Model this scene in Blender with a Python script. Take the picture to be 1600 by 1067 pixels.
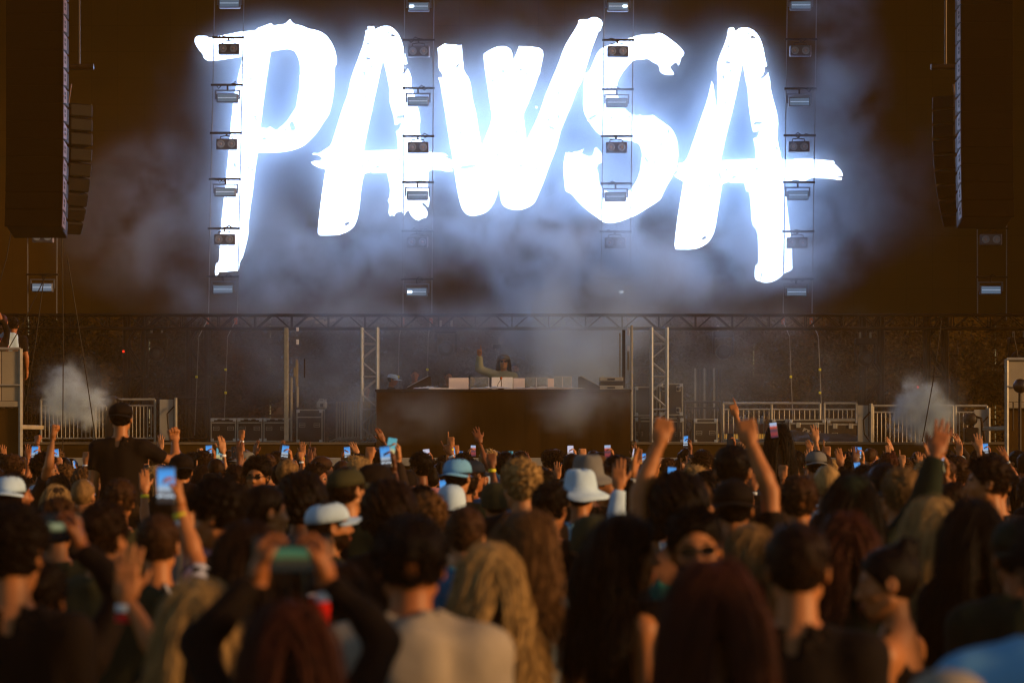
import bpy, bmesh, math, random
import numpy as np
from mathutils import Vector, Matrix, Euler, noise as mnoise
from mathutils.geometry import tessellate_polygon

R = math.radians
SC = bpy.context.scene
for o in list(bpy.data.objects):
    bpy.data.objects.remove(o)
COL = SC.collection

# ------------------------------------------------------------------ camera
FPX = 3778.0                      # focal length in photograph pixels (85 mm on 36 mm, 1600 px wide)
CAMZ = 1.95
HORIZON = 688.0
cam_d = bpy.data.cameras.new('camera')
cam = bpy.data.objects.new('camera', cam_d)
COL.objects.link(cam)
cam.location = (0, 0, CAMZ)
cam.rotation_euler = (R(90), 0, 0)
cam_d.sensor_width = 36
cam_d.lens = 36 * FPX / 1600
cam_d.shift_y = (HORIZON - 533.5) / 1600
cam_d.clip_end = 2000
cam_d.clip_start = 0.1
cam_d.dof.use_dof = True
cam_d.dof.focus_distance = 36
cam_d.dof.aperture_fstop = 2.7
SC.camera = cam

# ------------------------------------------------------------------ sky, sun, exposure
SUN_EL, SUN_AZ = 13, 109          # azimuth: degrees clockwise from +Y (the stage); the low sun stands to the right, a little behind the camera
w = bpy.data.worlds.new('World')
SC.world = w
w.use_nodes = True
nt = w.node_tree
bg = nt.nodes['Background']
sky = nt.nodes.new('ShaderNodeTexSky')
sky.sky_type = 'NISHITA'
sky.sun_disc = False
sky.sun_elevation = R(SUN_EL)
sky.sun_rotation = R(SUN_AZ)
sky.air_density = 1.3
sky.dust_density = 0.4
sky.ozone_density = 2.0
nt.links.new(sky.outputs[0], bg.inputs[0])
bg.inputs[1].default_value = 0.054
sd = bpy.data.lights.new('sun', 'SUN')
sd.energy = 2.8
sd.angle = R(10)
sd.color = (1.0, 0.56, 0.21)
so = bpy.data.objects.new('sun', sd)
COL.objects.link(so)
az, el = R(SUN_AZ), R(SUN_EL)
sdir = Vector((math.sin(az) * math.cos(el), math.cos(az) * math.cos(el), math.sin(el)))
so.rotation_euler = (-sdir).to_track_quat('-Z', 'Y').to_euler()
so.location = sdir * 60
SC.view_settings.view_transform = 'Standard'
SC.view_settings.look = 'None'
SC.view_settings.gamma = 1
SC.view_settings.exposure = 0.42
SC.view_settings.use_curve_mapping = False
SC.cycles.filter_width = 1.2
SC.cycles.use_denoising = True
SC.cycles.denoiser = 'OPENIMAGEDENOISE'
SC.cycles.max_bounces = 6
SC.cycles.diffuse_bounces = 2
SC.cycles.glossy_bounces = 2
SC.cycles.transmission_bounces = 3
SC.cycles.transparent_max_bounces = 6
SC.cycles.volume_bounces = 3
SC.cycles.volume_step_rate = 1.0
SC.cycles.volume_max_steps = 96
SC.cycles.caustics_reflective = False
SC.cycles.caustics_refractive = False
SC.cycles.sample_clamp_indirect = 4


def W(px, py, Y):
    """a point at distance Y that the photograph shows at pixel (px, py)"""
    return Vector(((px - 800) / FPX * Y, Y, CAMZ - (py - HORIZON) / FPX * Y))


# ------------------------------------------------------------------ materials
MATS = {}


def mat(name, col, rough=0.7, spec=0.3, metal=0.0, var=0.0, vscale=8.0, bump=0.0, bscale=60.0, emit=None, estr=0.0,
        alpha=1.0, trans=0.0, stretch=None, dirt=0.0, sheen=0.0):
    if name in MATS:
        return MATS[name]
    m = bpy.data.materials.new(name)
    m.use_nodes = True
    n = m.node_tree
    b = n.nodes['Principled BSDF']
    b.inputs['Base Color'].default_value = (*col, 1)
    b.inputs['Roughness'].default_value = rough
    b.inputs['Specular IOR Level'].default_value = spec
    b.inputs['Metallic'].default_value = metal
    b.inputs['Alpha'].default_value = alpha
    b.inputs['Transmission Weight'].default_value = trans
    if sheen:
        b.inputs['Sheen Weight'].default_value = sheen
    if emit:
        b.inputs['Emission Color'].default_value = (*emit, 1)
        b.inputs['Emission Strength'].default_value = estr
    if var or bump or dirt:
        tc = n.nodes.new('ShaderNodeTexCoord')
        mp = n.nodes.new('ShaderNodeMapping')
        n.links.new(tc.outputs['Object'], mp.inputs[0])
        if stretch:
            mp.inputs['Scale'].default_value = stretch
    if var:
        nz = n.nodes.new('ShaderNodeTexNoise')
        nz.inputs['Scale'].default_value = vscale
        nz.inputs['Detail'].default_value = 5
        n.links.new(mp.outputs[0], nz.inputs[0])
        mr = n.nodes.new('ShaderNodeMapRange')
        mr.inputs['From Min'].default_value = 0.25
        mr.inputs['From Max'].default_value = 0.75
        mr.inputs['To Min'].default_value = 1 - var
        mr.inputs['To Max'].default_value = 1 + var
        n.links.new(nz.outputs[0], mr.inputs[0])
        mx = n.nodes.new('ShaderNodeMix')
        mx.data_type = 'RGBA'
        mx.blend_type = 'MULTIPLY'
        mx.inputs[0].default_value = 1
        mx.inputs[6].default_value = (*col, 1)
        n.links.new(mr.outputs[0], mx.inputs[7])
        n.links.new(mx.outputs[2], b.inputs['Base Color'])
    if bump:
        nb = n.nodes.new('ShaderNodeTexNoise')
        nb.inputs['Scale'].default_value = bscale
        nb.inputs['Detail'].default_value = 4
        n.links.new(mp.outputs[0], nb.inputs[0])
        bp = n.nodes.new('ShaderNodeBump')
        bp.inputs['Strength'].default_value = bump
        bp.inputs['Distance'].default_value = 0.01
        n.links.new(nb.outputs[0], bp.inputs['Height'])
        n.links.new(bp.outputs[0], b.inputs['Normal'])
    MATS[name] = m
    return m


mat('black_scrim', (0.060, 0.028, 0.005), 0.85, 0.1, var=0.25, vscale=1.5, bump=0.3, bscale=40)
mat('black_paint', (0.020, 0.010, 0.005), 0.55, 0.3, var=0.2, vscale=6)
mat('black_plastic', (0.012, 0.007, 0.005), 0.4, 0.4)
mat('black_cloth', (0.062, 0.031, 0.005), 0.9, 0.1, var=0.25, vscale=1.2, bump=0.4, bscale=5, stretch=(3, 3, 0.5))  # black cloth with the brown lift of the far haze put into its colour
mat('booth_cloth', (0.034, 0.016, 0.003), 0.9, 0.1, var=0.25, vscale=1.2, bump=0.4, bscale=5, stretch=(3, 3, 0.5))  # black booth cloth, haze brown mixed into the colour here too
mat('array_black', (0.0040, 0.0014, 0.0006), 0.7, 0.2, var=0.2, vscale=4)
mat('array_grille', (0.0030, 0.0010, 0.0004), 0.9, 0.05, bump=0.3, bscale=300)
mat('array_side', (0.12, 0.050, 0.018), 0.55, 0.3, var=0.3, vscale=9)
mat('aluminium', (0.56, 0.56, 0.58), 0.42, 0.5, metal=0.75, var=0.15, vscale=8)
mat('galvanised', (0.38, 0.34, 0.28), 0.5, 0.4, metal=0.35, var=0.2, vscale=10)
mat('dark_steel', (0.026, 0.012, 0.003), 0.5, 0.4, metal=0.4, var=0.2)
mat('case_panel', (0.040, 0.024, 0.010), 0.6, 0.3, var=0.25, vscale=3, bump=0.1, bscale=80)
mat('case_trim', (0.42, 0.38, 0.31), 0.45, 0.5, metal=0.5, var=0.2, vscale=10)
mat('white_panel', (0.38, 0.34, 0.28), 0.6, 0.3, var=0.12, vscale=3)
mat('cream_panel', (0.34, 0.27, 0.18), 0.7, 0.2, var=0.15, vscale=3)
mat('cable_black', (0.012, 0.006, 0.003), 0.6, 0.2)
mat('cable_grey', (0.22, 0.20, 0.18), 0.5, 0.3)
mat('yellow_tag', (0.85, 0.75, 0.02), 0.5, 0.3)
mat('orange_tag', (0.45, 0.09, 0.01), 0.5, 0.3)
mat('red_led', (0.4, 0.01, 0.005), 0.4, 0.3, emit=(1, 0.03, 0.01), estr=1.2)
mat('led_letter', (0.8, 0.85, 1.0), 0.6, 0.1, emit=(0.56, 0.71, 1.0), estr=7.0)
mat('strobe_glass', (0.22, 0.30, 0.38), 0.25, 0.5, emit=(0.26, 0.46, 0.75), estr=0.14)
mat('strobe_bar', (0.7, 0.8, 0.9), 0.25, 0.5, emit=(0.50, 0.70, 1.0), estr=0.22)
mat('strobe_hot', (0.9, 0.95, 1.0), 0.25, 0.5, emit=(0.75, 0.88, 1.0), estr=4.0)
mat('lens_dim', (0.03, 0.022, 0.018), 0.3, 0.4)
mat('lamp_glass', (0.34, 0.37, 0.44), 0.25, 0.6, var=0.15, vscale=30)
mat('fixture_grey', (0.13, 0.13, 0.15), 0.5, 0.4)
mat('fixture_edge', (0.5, 0.40, 0.42), 0.5, 0.4)
mat('deck_pink', (0.86, 0.70, 0.68), 0.5, 0.3, var=0.06, vscale=4)
mat('deck_white', (0.88, 0.84, 0.88), 0.5, 0.3)
mat('crumpled_sheet', (0.45, 0.42, 0.38), 0.5, 0.4, var=0.3, vscale=6)
mat('bark', (0.05, 0.03, 0.015), 0.9, 0.1, var=0.3)
mat('leaf_dark', (0.046, 0.026, 0.003), 0.6, 0.2, var=0.4, vscale=1.5)
mat('leaf_olive', (0.062, 0.040, 0.004), 0.6, 0.2, var=0.4, vscale=1.5)
mat('grass_ground', (0.045, 0.028, 0.012), 0.95, 0.1, var=0.4, vscale=0.8, bump=0.6, bscale=30)
mat('deck_board', (0.16, 0.12, 0.075), 0.8, 0.2, var=0.2, vscale=3)
mat('terracotta', (0.20, 0.055, 0.018), 0.7, 0.2, var=0.15)
mat('amber_lit', (0.5, 0.25, 0.04), 0.5, 0.2, emit=(1.0, 0.48, 0.07), estr=0.22)
mat('paper', (0.34, 0.30, 0.24), 0.7, 0.2, var=0.1)
mat('ink', (0.015, 0.010, 0.006), 0.6, 0.2)
mat('jerry_can', (0.42, 0.40, 0.34), 0.45, 0.4, trans=0.0, var=0.08)


def glass_mat(name, alpha, col=(0.6, 0.65, 0.7)):
    m = mat(name, col, 0.08, 0.6, alpha=alpha)
    return m


glass_mat('acrylic', 0.16)


# ------------------------------------------------------------------ mesh helpers
class MB:
    """collects shapes; build() links them as ONE mesh object"""

    def __init__(s):
        s.v, s.f, s.m = [], [], []

    def add(s, vs, fs, mi=0):
        k = len(s.v)
        s.v += [tuple(v) for v in vs]
        s.f += [tuple(i + k for i in f) for f in fs]
        s.m += [mi] * len(fs)
        return s

    def box(s, lo, hi, bev=0.0, mi=0, M=None):
        x0, y0, z0 = lo
        x1, y1, z1 = hi
        if bev <= 0:
            vs = [(x0, y0, z0), (x1, y0, z0), (x1, y1, z0), (x0, y1, z0), (x0, y0, z1), (x1, y0, z1), (x1, y1, z1), (x0, y1, z1)]
            fs = [(0, 3, 2, 1), (4, 5, 6, 7), (0, 1, 5, 4), (1, 2, 6, 5), (2, 3, 7, 6), (3, 0, 4, 7)]
        else:
            c = [(x0 + x1) / 2, (y0 + y1) / 2, (z0 + z1) / 2]
            h = [(x1 - x0) / 2, (y1 - y0) / 2, (z1 - z0) / 2]
            b = min(bev, min(h) * 0.98)
            vs, idx = [], {}
            for sx in (-1, 1):
                for sy in (-1, 1):
                    for sz in (-1, 1):
                        for a in range(3):
                            p = [c[i] + (sx, sy, sz)[i] * (h[i] - (0 if i == a else b)) for i in range(3)]
                            idx[(sx, sy, sz, a)] = len(vs)
                            vs.append(tuple(p))
            fs = []
            I = lambda x, y, z, a: idx[(x, y, z, a)]
            for sgn in (-1, 1):
                for a in range(3):
                    u, v = (a + 1) % 3, (a + 2) % 3
                    q = []
                    for (su, sv) in ((-1, -1), (1, -1), (1, 1), (-1, 1)):
                        k = [0, 0, 0]
                        k[a], k[u], k[v] = sgn, su, sv
                        q.append(I(*k, a))
                    fs.append(tuple(q if sgn > 0 else q[::-1]))
            for a in range(3):
                u, v = (a + 1) % 3, (a + 2) % 3
                for su in (-1, 1):
                    for sv in (-1, 1):
                        k0, k1 = [0] * 3, [0] * 3
                        k0[a], k1[a] = -1, 1
                        k0[u] = k1[u] = su
                        k0[v] = k1[v] = sv
                        q = [I(*k0, u), I(*k1, u), I(*k1, v), I(*k0, v)]
                        fs.append(tuple(q if su * sv < 0 else q[::-1]))
            for sx in (-1, 1):
                for sy in (-1, 1):
                    for sz in (-1, 1):
                        q = [I(sx, sy, sz, 0), I(sx, sy, sz, 1), I(sx, sy, sz, 2)]
                        fs.append(tuple(q if sx * sy * sz > 0 else q[::-1]))
        if M is not None:
            vs = [M @ Vector(v) for v in vs]
        return s.add(vs, fs, mi)

    def tube(s, pts, r, n=6, r1=None, mi=0, cap=True):
        pts = [Vector(p) for p in pts]
        m = len(pts)
        rs = r if isinstance(r, (list, tuple)) else [r + ((r1 if r1 is not None else r) - r) * i / max(1, m - 1) for i in range(m)]
        vs, fs = [], []
        prev = None
        for i, p in enumerate(pts):
            t = (pts[min(i + 1, m - 1)] - pts[max(i - 1, 0)]).normalized()
            if prev is None:
                a = Vector((0, 0, 1)) if abs(t.z) < 0.9 else Vector((1, 0, 0))
                u = t.cross(a).normalized()
            else:
                u = (prev - t * prev.dot(t)).normalized()
            prev = u
            v = t.cross(u)
            for k in range(n):
                an = 2 * math.pi * k / n
                vs.append(p + (u * math.cos(an) + v * math.sin(an)) * rs[i])
        for i in range(m - 1):
            for k in range(n):
                a, b = i * n + k, i * n + (k + 1) % n
                fs.append((a, b, b + n, a + n))
        if cap:
            fs.append(tuple(range(n))[::-1])
            fs.append(tuple(range((m - 1) * n, m * n)))
        return s.add(vs, fs, mi)

    def lathe(s, prof, c=(0, 0, 0), axis='z', n=16, mi=0, cap=True):
        """prof: (radius, along)"""
        vs, fs = [], []
        c = Vector(c)
        for (r, h) in prof:
            for k in range(n):
                a = 2 * math.pi * k / n
                x, y = r * math.cos(a), r * math.sin(a)
                vs.append(c + (Vector((x, y, h)) if axis == 'z' else Vector((x, h, y)) if axis == 'y' else Vector((h, x, y))))
        for i in range(len(prof) - 1):
            for k in range(n):
                a, b = i * n + k, i * n + (k + 1) % n
                fs.append((a, b, b + n, a + n) if axis != 'y' else (a, a + n, b + n, b))
        if cap:
            fs.append(tuple(range(n))[::-1] if axis != 'y' else tuple(range(n)))
            e = tuple(range((len(prof) - 1) * n, len(prof) * n))
            fs.append(e if axis != 'y' else e[::-1])
        return s.add(vs, fs, mi)

    def mesh(s, name, smooth=False):
        me = bpy.data.meshes.new(name)
        me.from_pydata(s.v, [], s.f)
        if any(s.m):
            me.polygons.foreach_set('material_index', s.m)
        if smooth:
            me.polygons.foreach_set('use_smooth', [True] * len(s.f))
        me.update()
        return me

    def build(s, name, mats, parent=None, smooth=False, loc=None):
        return link(name, s.mesh(name, smooth), mats, parent, loc)


def link(name, me, mats, parent=None, loc=None):
    o = bpy.data.objects.new(name, me)
    COL.objects.link(o)
    if mats is not None:
        ms = mats if isinstance(mats, (list, tuple)) else [mats]
        if len(me.materials) == 0:
            for m in ms:
                me.materials.append(MATS[m] if isinstance(m, str) else m)
    if parent is not None:
        o.parent = parent
    if loc is not None:
        o.location = loc
    return o


def tag(o, label=None, cat=None, group=None, kind=None):
    if label:
        o['label'] = label
    if cat:
        o['category'] = cat
    if group:
        o['group'] = group
    if kind:
        o['kind'] = kind
    return o


def empty(name, loc=(0, 0, 0), label=None, cat=None, group=None, rz=0.0):
    o = bpy.data.objects.new(name, None)
    COL.objects.link(o)
    o.location = loc
    o.rotation_euler = (0, 0, rz)
    o.empty_display_size = 0.1
    return tag(o, label, cat, group)


def share(name, src, parent, loc=(0, 0, 0), rot=None, scale=None):
    """another piece that shares the mesh of src"""
    o = bpy.data.objects.new(name, src.data)
    COL.objects.link(o)
    o.parent = parent
    o.location = loc
    if rot:
        o.rotation_euler = rot
    if scale:
        o.scale = scale
    return o


def copy_thing(root, loc, label, group=None, rz=None):
    r = root.copy()
    COL.objects.link(r)
    r.location = loc
    if rz is not None:
        r.rotation_euler = (0, 0, rz)
    r['label'] = label
    if group:
        r['group'] = group
    for ch in list(root.children):
        c = ch.copy()
        COL.objects.link(c)
        c.parent = r
        for g in list(ch.children):
            d = g.copy()
            COL.objects.link(d)
            d.parent = c
    return r

# ================================================================== the setting
rnd = random.Random(7)
DECK_LO = 1.66
DECK = 1.92
g = MB()
g.add([(-300, -60, 0), (300, -60, 0), (300, 500, 0), (-300, 500, 0)], [(0, 1, 2, 3)])
tag(g.build('ground', 'grass_ground'), kind='structure')

# ---- stage deck with its front skirt
st = empty('stage_deck', (0, 44, 0), 'raised dark stage deck with board top and cloth skirt', 'stage')
MB().box((-13, -4.4, DECK_LO - 0.10), (13, 7, DECK_LO)).build('deck_top', 'deck_board', st)
MB().box((-12.98, -4.38, 0.0), (12.98, -4.30, DECK_LO - 0.101)).build('skirt', 'black_cloth', st)
for k in range(13):
    MB().box((-12.9 + k * 2.1, -4.2, 0.0), (-12.82 + k * 2.1, -4.12, DECK_LO - 0.101)).build('support_leg', 'dark_steel', st)
MB().box((-13, -4.47, DECK_LO - 0.13), (13, -4.405, DECK_LO + 0.005), 0.01).build('edge_trim', 'galvanised', st)
for (xa_, xb_, lab) in ((-13, -2.33, 'low side platform carrying the row of three flight cases'), (2.03, 13, 'low side platform carrying the stacked flight cases and terracotta ledge')):
    t = empty('side_platform', ((xa_ + xb_) / 2, 44, DECK_LO), lab, 'platform', 'side platforms on the deck')
    hw = (xb_ - xa_) / 2
    MB().box((-hw, -2.9, DECK - DECK_LO - 0.04), (hw, 6.5, DECK - DECK_LO), 0.004).build('platform_top', 'deck_board', t)
    MB().box((-hw + 0.02, -2.87, 0.001), (hw - 0.02, 6.4, DECK - DECK_LO - 0.041)).build('platform_side', 'black_cloth', t)

# ---- unseen roof and side walls, added to shade the screen and deck
ro = empty('added_shade_roof', (0, 44, 0), 'unseen dark roof added above the stage to shade the screen', 'roof')
MB().box((-15, -6.5, 13.2), (15, 8, 13.5)).build('roof_skin', 'black_scrim', ro)
for sx in (-1, 1):
    for yy in (-5.8, 7.0):
        MB().box((sx * 14.2 - 0.25, yy - 0.25, 0), (sx * 14.2 + 0.25, yy + 0.25, 13.199), 0.02).build('roof_leg', 'dark_steel', ro)

for sx in (-1, 1):
    wg = empty('added_shade_wall', (sx * 10.6, 42, 0), 'unseen scrim wall added to shade the screen from the ' + ('riser side of the stage' if sx < 0 else 'round lamp side of the stage'), 'wall', 'added shade walls')
    for k in range(3):
        MB().box((-0.04, 0.4 + k * 2.0 + 0.01, 0), (0.04, 2.4 + k * 2.0 - 0.01, 13.1)).build('scrim_panel', 'black_scrim', wg)

# ---- LED screen with the lit lettering
YS = 46.0
sc_top, sc_bot = W(0, -130, YS).z, W(0, 492, YS).z
led = empty('led_screen', (0, YS, sc_bot), 'huge dark LED screen showing five glowing white brush letters', 'screen')
x0, x1 = W(-330, 0, YS).x, W(1930, 0, YS).x


def led_off():
    m = bpy.data.materials.new('led_off')
    m.use_nodes = True
    n = m.node_tree
    b = n.nodes['Principled BSDF']
    b.inputs['Roughness'].default_value = 0.7
    b.inputs['Specular IOR Level'].default_value = 0.15
    tc = n.nodes.new('ShaderNodeTexCoord')
    br = n.nodes.new('ShaderNodeTexBrick')
    br.offset = 0
    br.inputs['Scale'].default_value = 1.0
    br.inputs['Brick Width'].default_value = 0.5
    br.inputs['Row Height'].default_value = 0.5
    br.inputs['Mortar Size'].default_value = 0.006
    br.inputs['Mortar Smooth'].default_value = 0.4
    br.inputs['Color1'].default_value = (0.088, 0.042, 0.003, 1)  # brown of the hazy stage air is put into the dark panel colour
    br.inputs['Color2'].default_value = (0.080, 0.038, 0.003, 1)
    br.inputs['Mortar'].default_value = (0.062, 0.029, 0.002, 1)
    sp = n.nodes.new('ShaderNodeSeparateXYZ')
    cb = n.nodes.new('ShaderNodeCombineXYZ')
    n.links.new(tc.outputs['Object'], sp.inputs[0])
    n.links.new(sp.outputs[0], cb.inputs[0])
    n.links.new(sp.outputs[2], cb.inputs[1])
    n.links.new(cb.outputs[0], br.inputs['Vector'])
    n.links.new(br.outputs['Color'], b.inputs['Base Color'])
    MATS['led_off'] = m


led_off()
MB().box((x0, 0, 0), (x1, 0.12, sc_top - sc_bot)).build('panel_wall', 'led_off', led)

LETTERS = {
 'P': ([(305,60),(309,57),(323,57),(326,60),(333,58.5),(363,53),(371,51),(380,50),(400,48),(402,45),(424,37),(427,41),(437,39),(445,39),(453,31),(459,39),(470,40),(482,46),(492,47),(505,52),(515,62),(523,77),(526,92),(526,100),(523,105),(523,125),(521,150),(517,170),(513,182),(505,192),(497,206),(487,216),(478,226),(465,233),(445,238),(420,239),(403,238.5),(399,265),(395,300),(389,340),(388,365),(387,372),(383,388),(379,402),(376,407),(374,412),(373,423),(345,425),(343,424),(340,430),(337,430),(336,425),(338,412),(342,410),(343,400),(344,380),(345,360),(348,330),(350,310),(352,290),(355,262),(357,240),(359,215),(361,200),(361,190),(363,180),(364,163),(368,140),(371,125),(374,112),(378,97),(379,89),(360,92),(340,95),(325,95.5),(320,92),(317,88),(319.5,87.5),(314,82),(308,74),(304.5,66)],
  [(423,81),(435,79),(447,77),(455,78),(461,81),(466,90),(469,100),(469,113),(470,118),(468,119),(468,140),(465,150),(464,160),(463,168),(455,180),(447,192),(437,200),(432,204),(428,202),(422,198.5),(418,201),(407,200),(409,185),(413,150),(418,115)]),
 'A': ([(572,48),(575,48),(575,42),(584,42),(586,47),(593,43),(602,41),(610,42),(618,48),(625,58),(630,73),(635,93),(636.5,100),(632,102),(633,107),(630,113),(626,116),(629,117),(634,113),(637,108),(642,118),(643,126),(642,133),(645,140),(650,160),(655,175),(657,190),(655,198),(656,208),(658,218),(660,237),(677,238.5),(694,240),(698,242),(699,244),(694,245),(703,249),(712,253),(713,263),(694,262.5),(707,265),(707,268),(695,268),(690,266),(672,266),(669,270),(669,285),(668,290),(670,300),(671,315),(669,324),(666,320),(660,315),(659,320),(667,328),(668,335),(666,340),(658,342),(655,345),(648,343),(641,335),(639,328),(635,331),(631,337),(628,330),(618,333),(616,338),(612,336),(610,338),(607,333),(609,319),(606,314),(609,308),(610,295),(608,283),(605,270),(581,271),(583,268),(569,272),(565,290),(563,310),(561,330),(557,347),(550,358),(535,366),(520,368),(500,368),(497,365),(497,355),(501,320),(505,290),(509,264),(500,263),(490,258),(486,254),(492,252),(500,252),(504,249),(500,243),(489,242),(489,240),(500,240),(510,232),(517,229),(526,200),(535,170),(543,150),(546,135),(550,118),(557,100),(563,83),(568,70)],
  [(598,94),(602,105),(608,135),(609,140),(608,150),(610,165),(615,180),(617,195),(620,196),(625,192),(627,190),(627,196),(624,202),(619,206),(621,215),(622,234),(568,236.5),(576,197),(588,142),(595,110)]),
 'W': ([(684,76),(690,72),(695,69),(702,71),(710,70.5),(718,72),(721,71),(722,80),(722,88),(724,100),(724,108),(727,115),(733,123),(736,135),(738,155),(743,172),(746,190),(749,210),(753,229),(760,210),(767,193),(768.5,180),(766,165),(763,145),(761,130),(758,110),(756,95),(756,85),(768,77),(780,73),(790,73),(797,77),(800,83),(802,95),(806,87),(811,73),(835,74),(843,76),(848,80),(849,88),(846,100),(843,117),(841,119),(836,135),(828,155),(822,170),(817,180),(819,190),(821,205),(822.5,222),(830,205),(842,180),(850,155),(862,125),(873,100),(881,76),(890,60),(903,40),(904,33),(908,31),(917,32),(925,28),(932,28),(939,32),(941.5,38),(938,48),(934,51),(932,58),(925,75),(921,90),(915,108),(909,128),(901,142),(893,165),(886,180),(880,195),(876,204),(873,218),(868,235),(864,245),(858,260),(850,283),(843,300),(838,312),(833,320),(822,326),(810,329),(795,327),(786,322),(782,313),(780,288),(778,300),(776,308),(770,322),(760,332),(750,336),(738,338),(728,335),(721,325),(716,305),(711,275),(708,250),(704,230),(700,205),(696,180),(692,155),(688,130),(685,122),(692,122),(691,116),(685,107),(685,90)], None),
 'S': ([(982,61),(990,58),(1003,55),(1015,54.5),(1022,54.5),(1029,52),(1036,54),(1050,64),(1060,72),(1067,80),(1069,84),(1066,86),(1068,87),(1064,90),(1062,98),(1060,103),(1058,98),(1053,99),(1047,104),(1047,107),(1052,114),(1052.5,117),(1045,118),(1036,116),(1031,112),(1031,107),(1028,101),(1020,98),(1013,92),(1005,93.5),(993,93.5),(985,99),(977,108),(970,118),(965,128),(963,140),(968,160),(976,170),(987,180),(998,181),(1000,179),(1003,182),(1018,181),(1020,180),(1035,191),(1048,200),(1053,208),(1058,220),(1060,240),(1058,258),(1056,265),(1050,277),(1042,290),(1035,304),(1033,310),(1028,315),(1012,325),(995,336),(983,341),(965,348),(945,349.5),(935,341),(920,331),(905,318),(893,303),(885,300),(883,297),(881,275),(880,260),(882,248),(884,238),(886,241),(888,238),(894,240),(896,238),(905,237),(912,233),(908,240),(918,245),(926,244),(928,238),(929,233),(932,230.5),(937,236),(941,243),(940,254),(935,257),(932,263),(935,270),(936,287),(942,296),(955,302),(970,304),(980,300),(985,297),(990,290),(996,280),(1001,265),(1002,250),(1004,243),(1001,230),(998,225),(985,220),(970,219),(955,216),(940,213),(930,205),(920,190),(913,178),(911,165),(912,140),(913,116),(920,113),(925,103),(932,85),(940,76),(950,72),(965,66),(975,63)], None),
 'B': ([(1138,45),(1146,44),(1149,50),(1155,45),(1164,43.5),(1175,46),(1185,56),(1191,70),(1195,90),(1198,104),(1194,105),(1194,113),(1191,119),(1187,121),(1190,124),(1196,120),(1200,114),(1203,127),(1203,133),(1206,150),(1212,170),(1216,190),(1215,205),(1214,215),(1217,230),(1221,249),(1235,250),(1248,248),(1270,249),(1302,252),(1304,255),(1300,257),(1305,258),(1313,266),(1316.5,273),(1316,275),(1300,276),(1315,278),(1314,282),(1295,279),(1285,279),(1272,278),(1265,279),(1256,284),(1240,283),(1225,285),(1224,296),(1228,304),(1230,325),(1233,350),(1237,380),(1238,410),(1238,420),(1233,424),(1225,427),(1217,435),(1205,441),(1195,442),(1188,440),(1190,432),(1191,427),(1189,427),(1187,440),(1181,437),(1178.5,430),(1180,415),(1184.5,412),(1184,370),(1182,360),(1174,350),(1173,320),(1171,300),(1166,299),(1163,286),(1140,286),(1142,283),(1128,288),(1124,315),(1120,340),(1117,358),(1112,372),(1102,383),(1085,390),(1056,390),(1054,384),(1055,370),(1061,325),(1068,284),(1055,277),(1054,274),(1062,267.5),(1057,267),(1058,263),(1062,260),(1058,256),(1068,255),(1075,245),(1080,230),(1083,222),(1095,185),(1105,158),(1112,127),(1115,135),(1117,155),(1120,172),(1121,150),(1121,120),(1120,105),(1122,95),(1128,80),(1134,65),(1137,53)],
  [(1160.5,97),(1163,115),(1169,145),(1169,160),(1172,180),(1175,200),(1177,207),(1183,206),(1187,201),(1186,208),(1183,215),(1177,217),(1180,230),(1181,248.5),(1126,251),(1135,210),(1143,180),(1152,140)]),
}
FLECKS = {  # x, y, length, width, angle: bare spots in the brush strokes
 'P': [(392,124,4,2,80),(404,155,3,2,30),(399,183,5,2.5,20),(400,187,4,2,60),(413,217,6,2.5,-15),(491,91,2,1.5,0),(492,95,2.5,2,40),(457,198,14,6,75),(446,203,3,2.5,0),(383,250,3,2,60),(388,262,3,1.6,50),(394,266,4,1.8,50),(367,258,8,2.2,65),(381,338,2,1.6,0)],
 'A': [(575,92,8,2.5,5),(569,115,7,2,80),(614,56,7,2.5,10),(607,51,3,1.6,40),(575,69,4,2,75),(572,153,6,1.6,85),(626,183,12,3,-8),(542,350,8,3.2,-25),(555,120,2,2,0),(581,105,5,1.4,-60),(588,122,3,1.5,60),(587,117,2,1.2,0),(576,252,6,1.4,20),(590,261,6,2,-25),(567,261,7,1.6,80),(624,250,4,1.4,-15),(592,239.5,3,1.4,-40)],
 'W': [(786,112,5,2.4,80),(770,127,4,2,10),(814,109,6,2,-15),(823,116,3,2,60),(715,103,7,2,-50),(791,177,3,2.2,60),(719,208,4,2.2,20),(807,206,5,2.2,0),(805,219.5,4,1.6,0),(838,168,3,1.6,60),(872,146,5,1.8,80),(857,188,5,1.6,-50),(873,183,7,2,75),(862,200,10,2.6,20),(731,261,24,3.2,-8),(814,260,6,2.2,0),(820,256,4,1.8,0),(838,265,4,2,-50),(777,242,5,2,75),(875,105.5,2,1.5,0),(744,231,3,1.6,20),(841,217,2,2,0),(851,187,2.4,1.6,40)],
 'S': [(925,184,16,2,-30),(955,185,4,1.6,0),(983,183.5,4,1.6,-10),(1044,205,7,2,85),(1033,226,5,1.6,-20),(1010,250,11,1.8,55),(1023,254,5,1.6,5),(944,324,2.4,2,0),(948,204.6,3,1.4,0)],
 'B': [(1176,59,7.5,3,10),(1170,53,3,1.6,40),(1138,73,4,2,85),(1137,98,8,2.5,8),(1130,121,7,2,82),(1141,112,5,1.4,-60),(1133,161,5,1.6,85),(1184,193,13,3,-8),(1100,372,8,3.2,-25),(1125,275,9,2,85),(1147,277,7,2.4,-25),(1182,264.5,5,1.8,-20),(1150,254.5,3,1.4,-40),(1135,266,5,1.6,20),(1108,291,7,1.6,-75),(1213,232,5,2,15),(1189,286.5,3.5,1.6,-20),(1187,52+20,2,1.4,0),(1148,124,2.4,1.6,40),(1150,129,2.6,1.6,60)],
}


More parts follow.
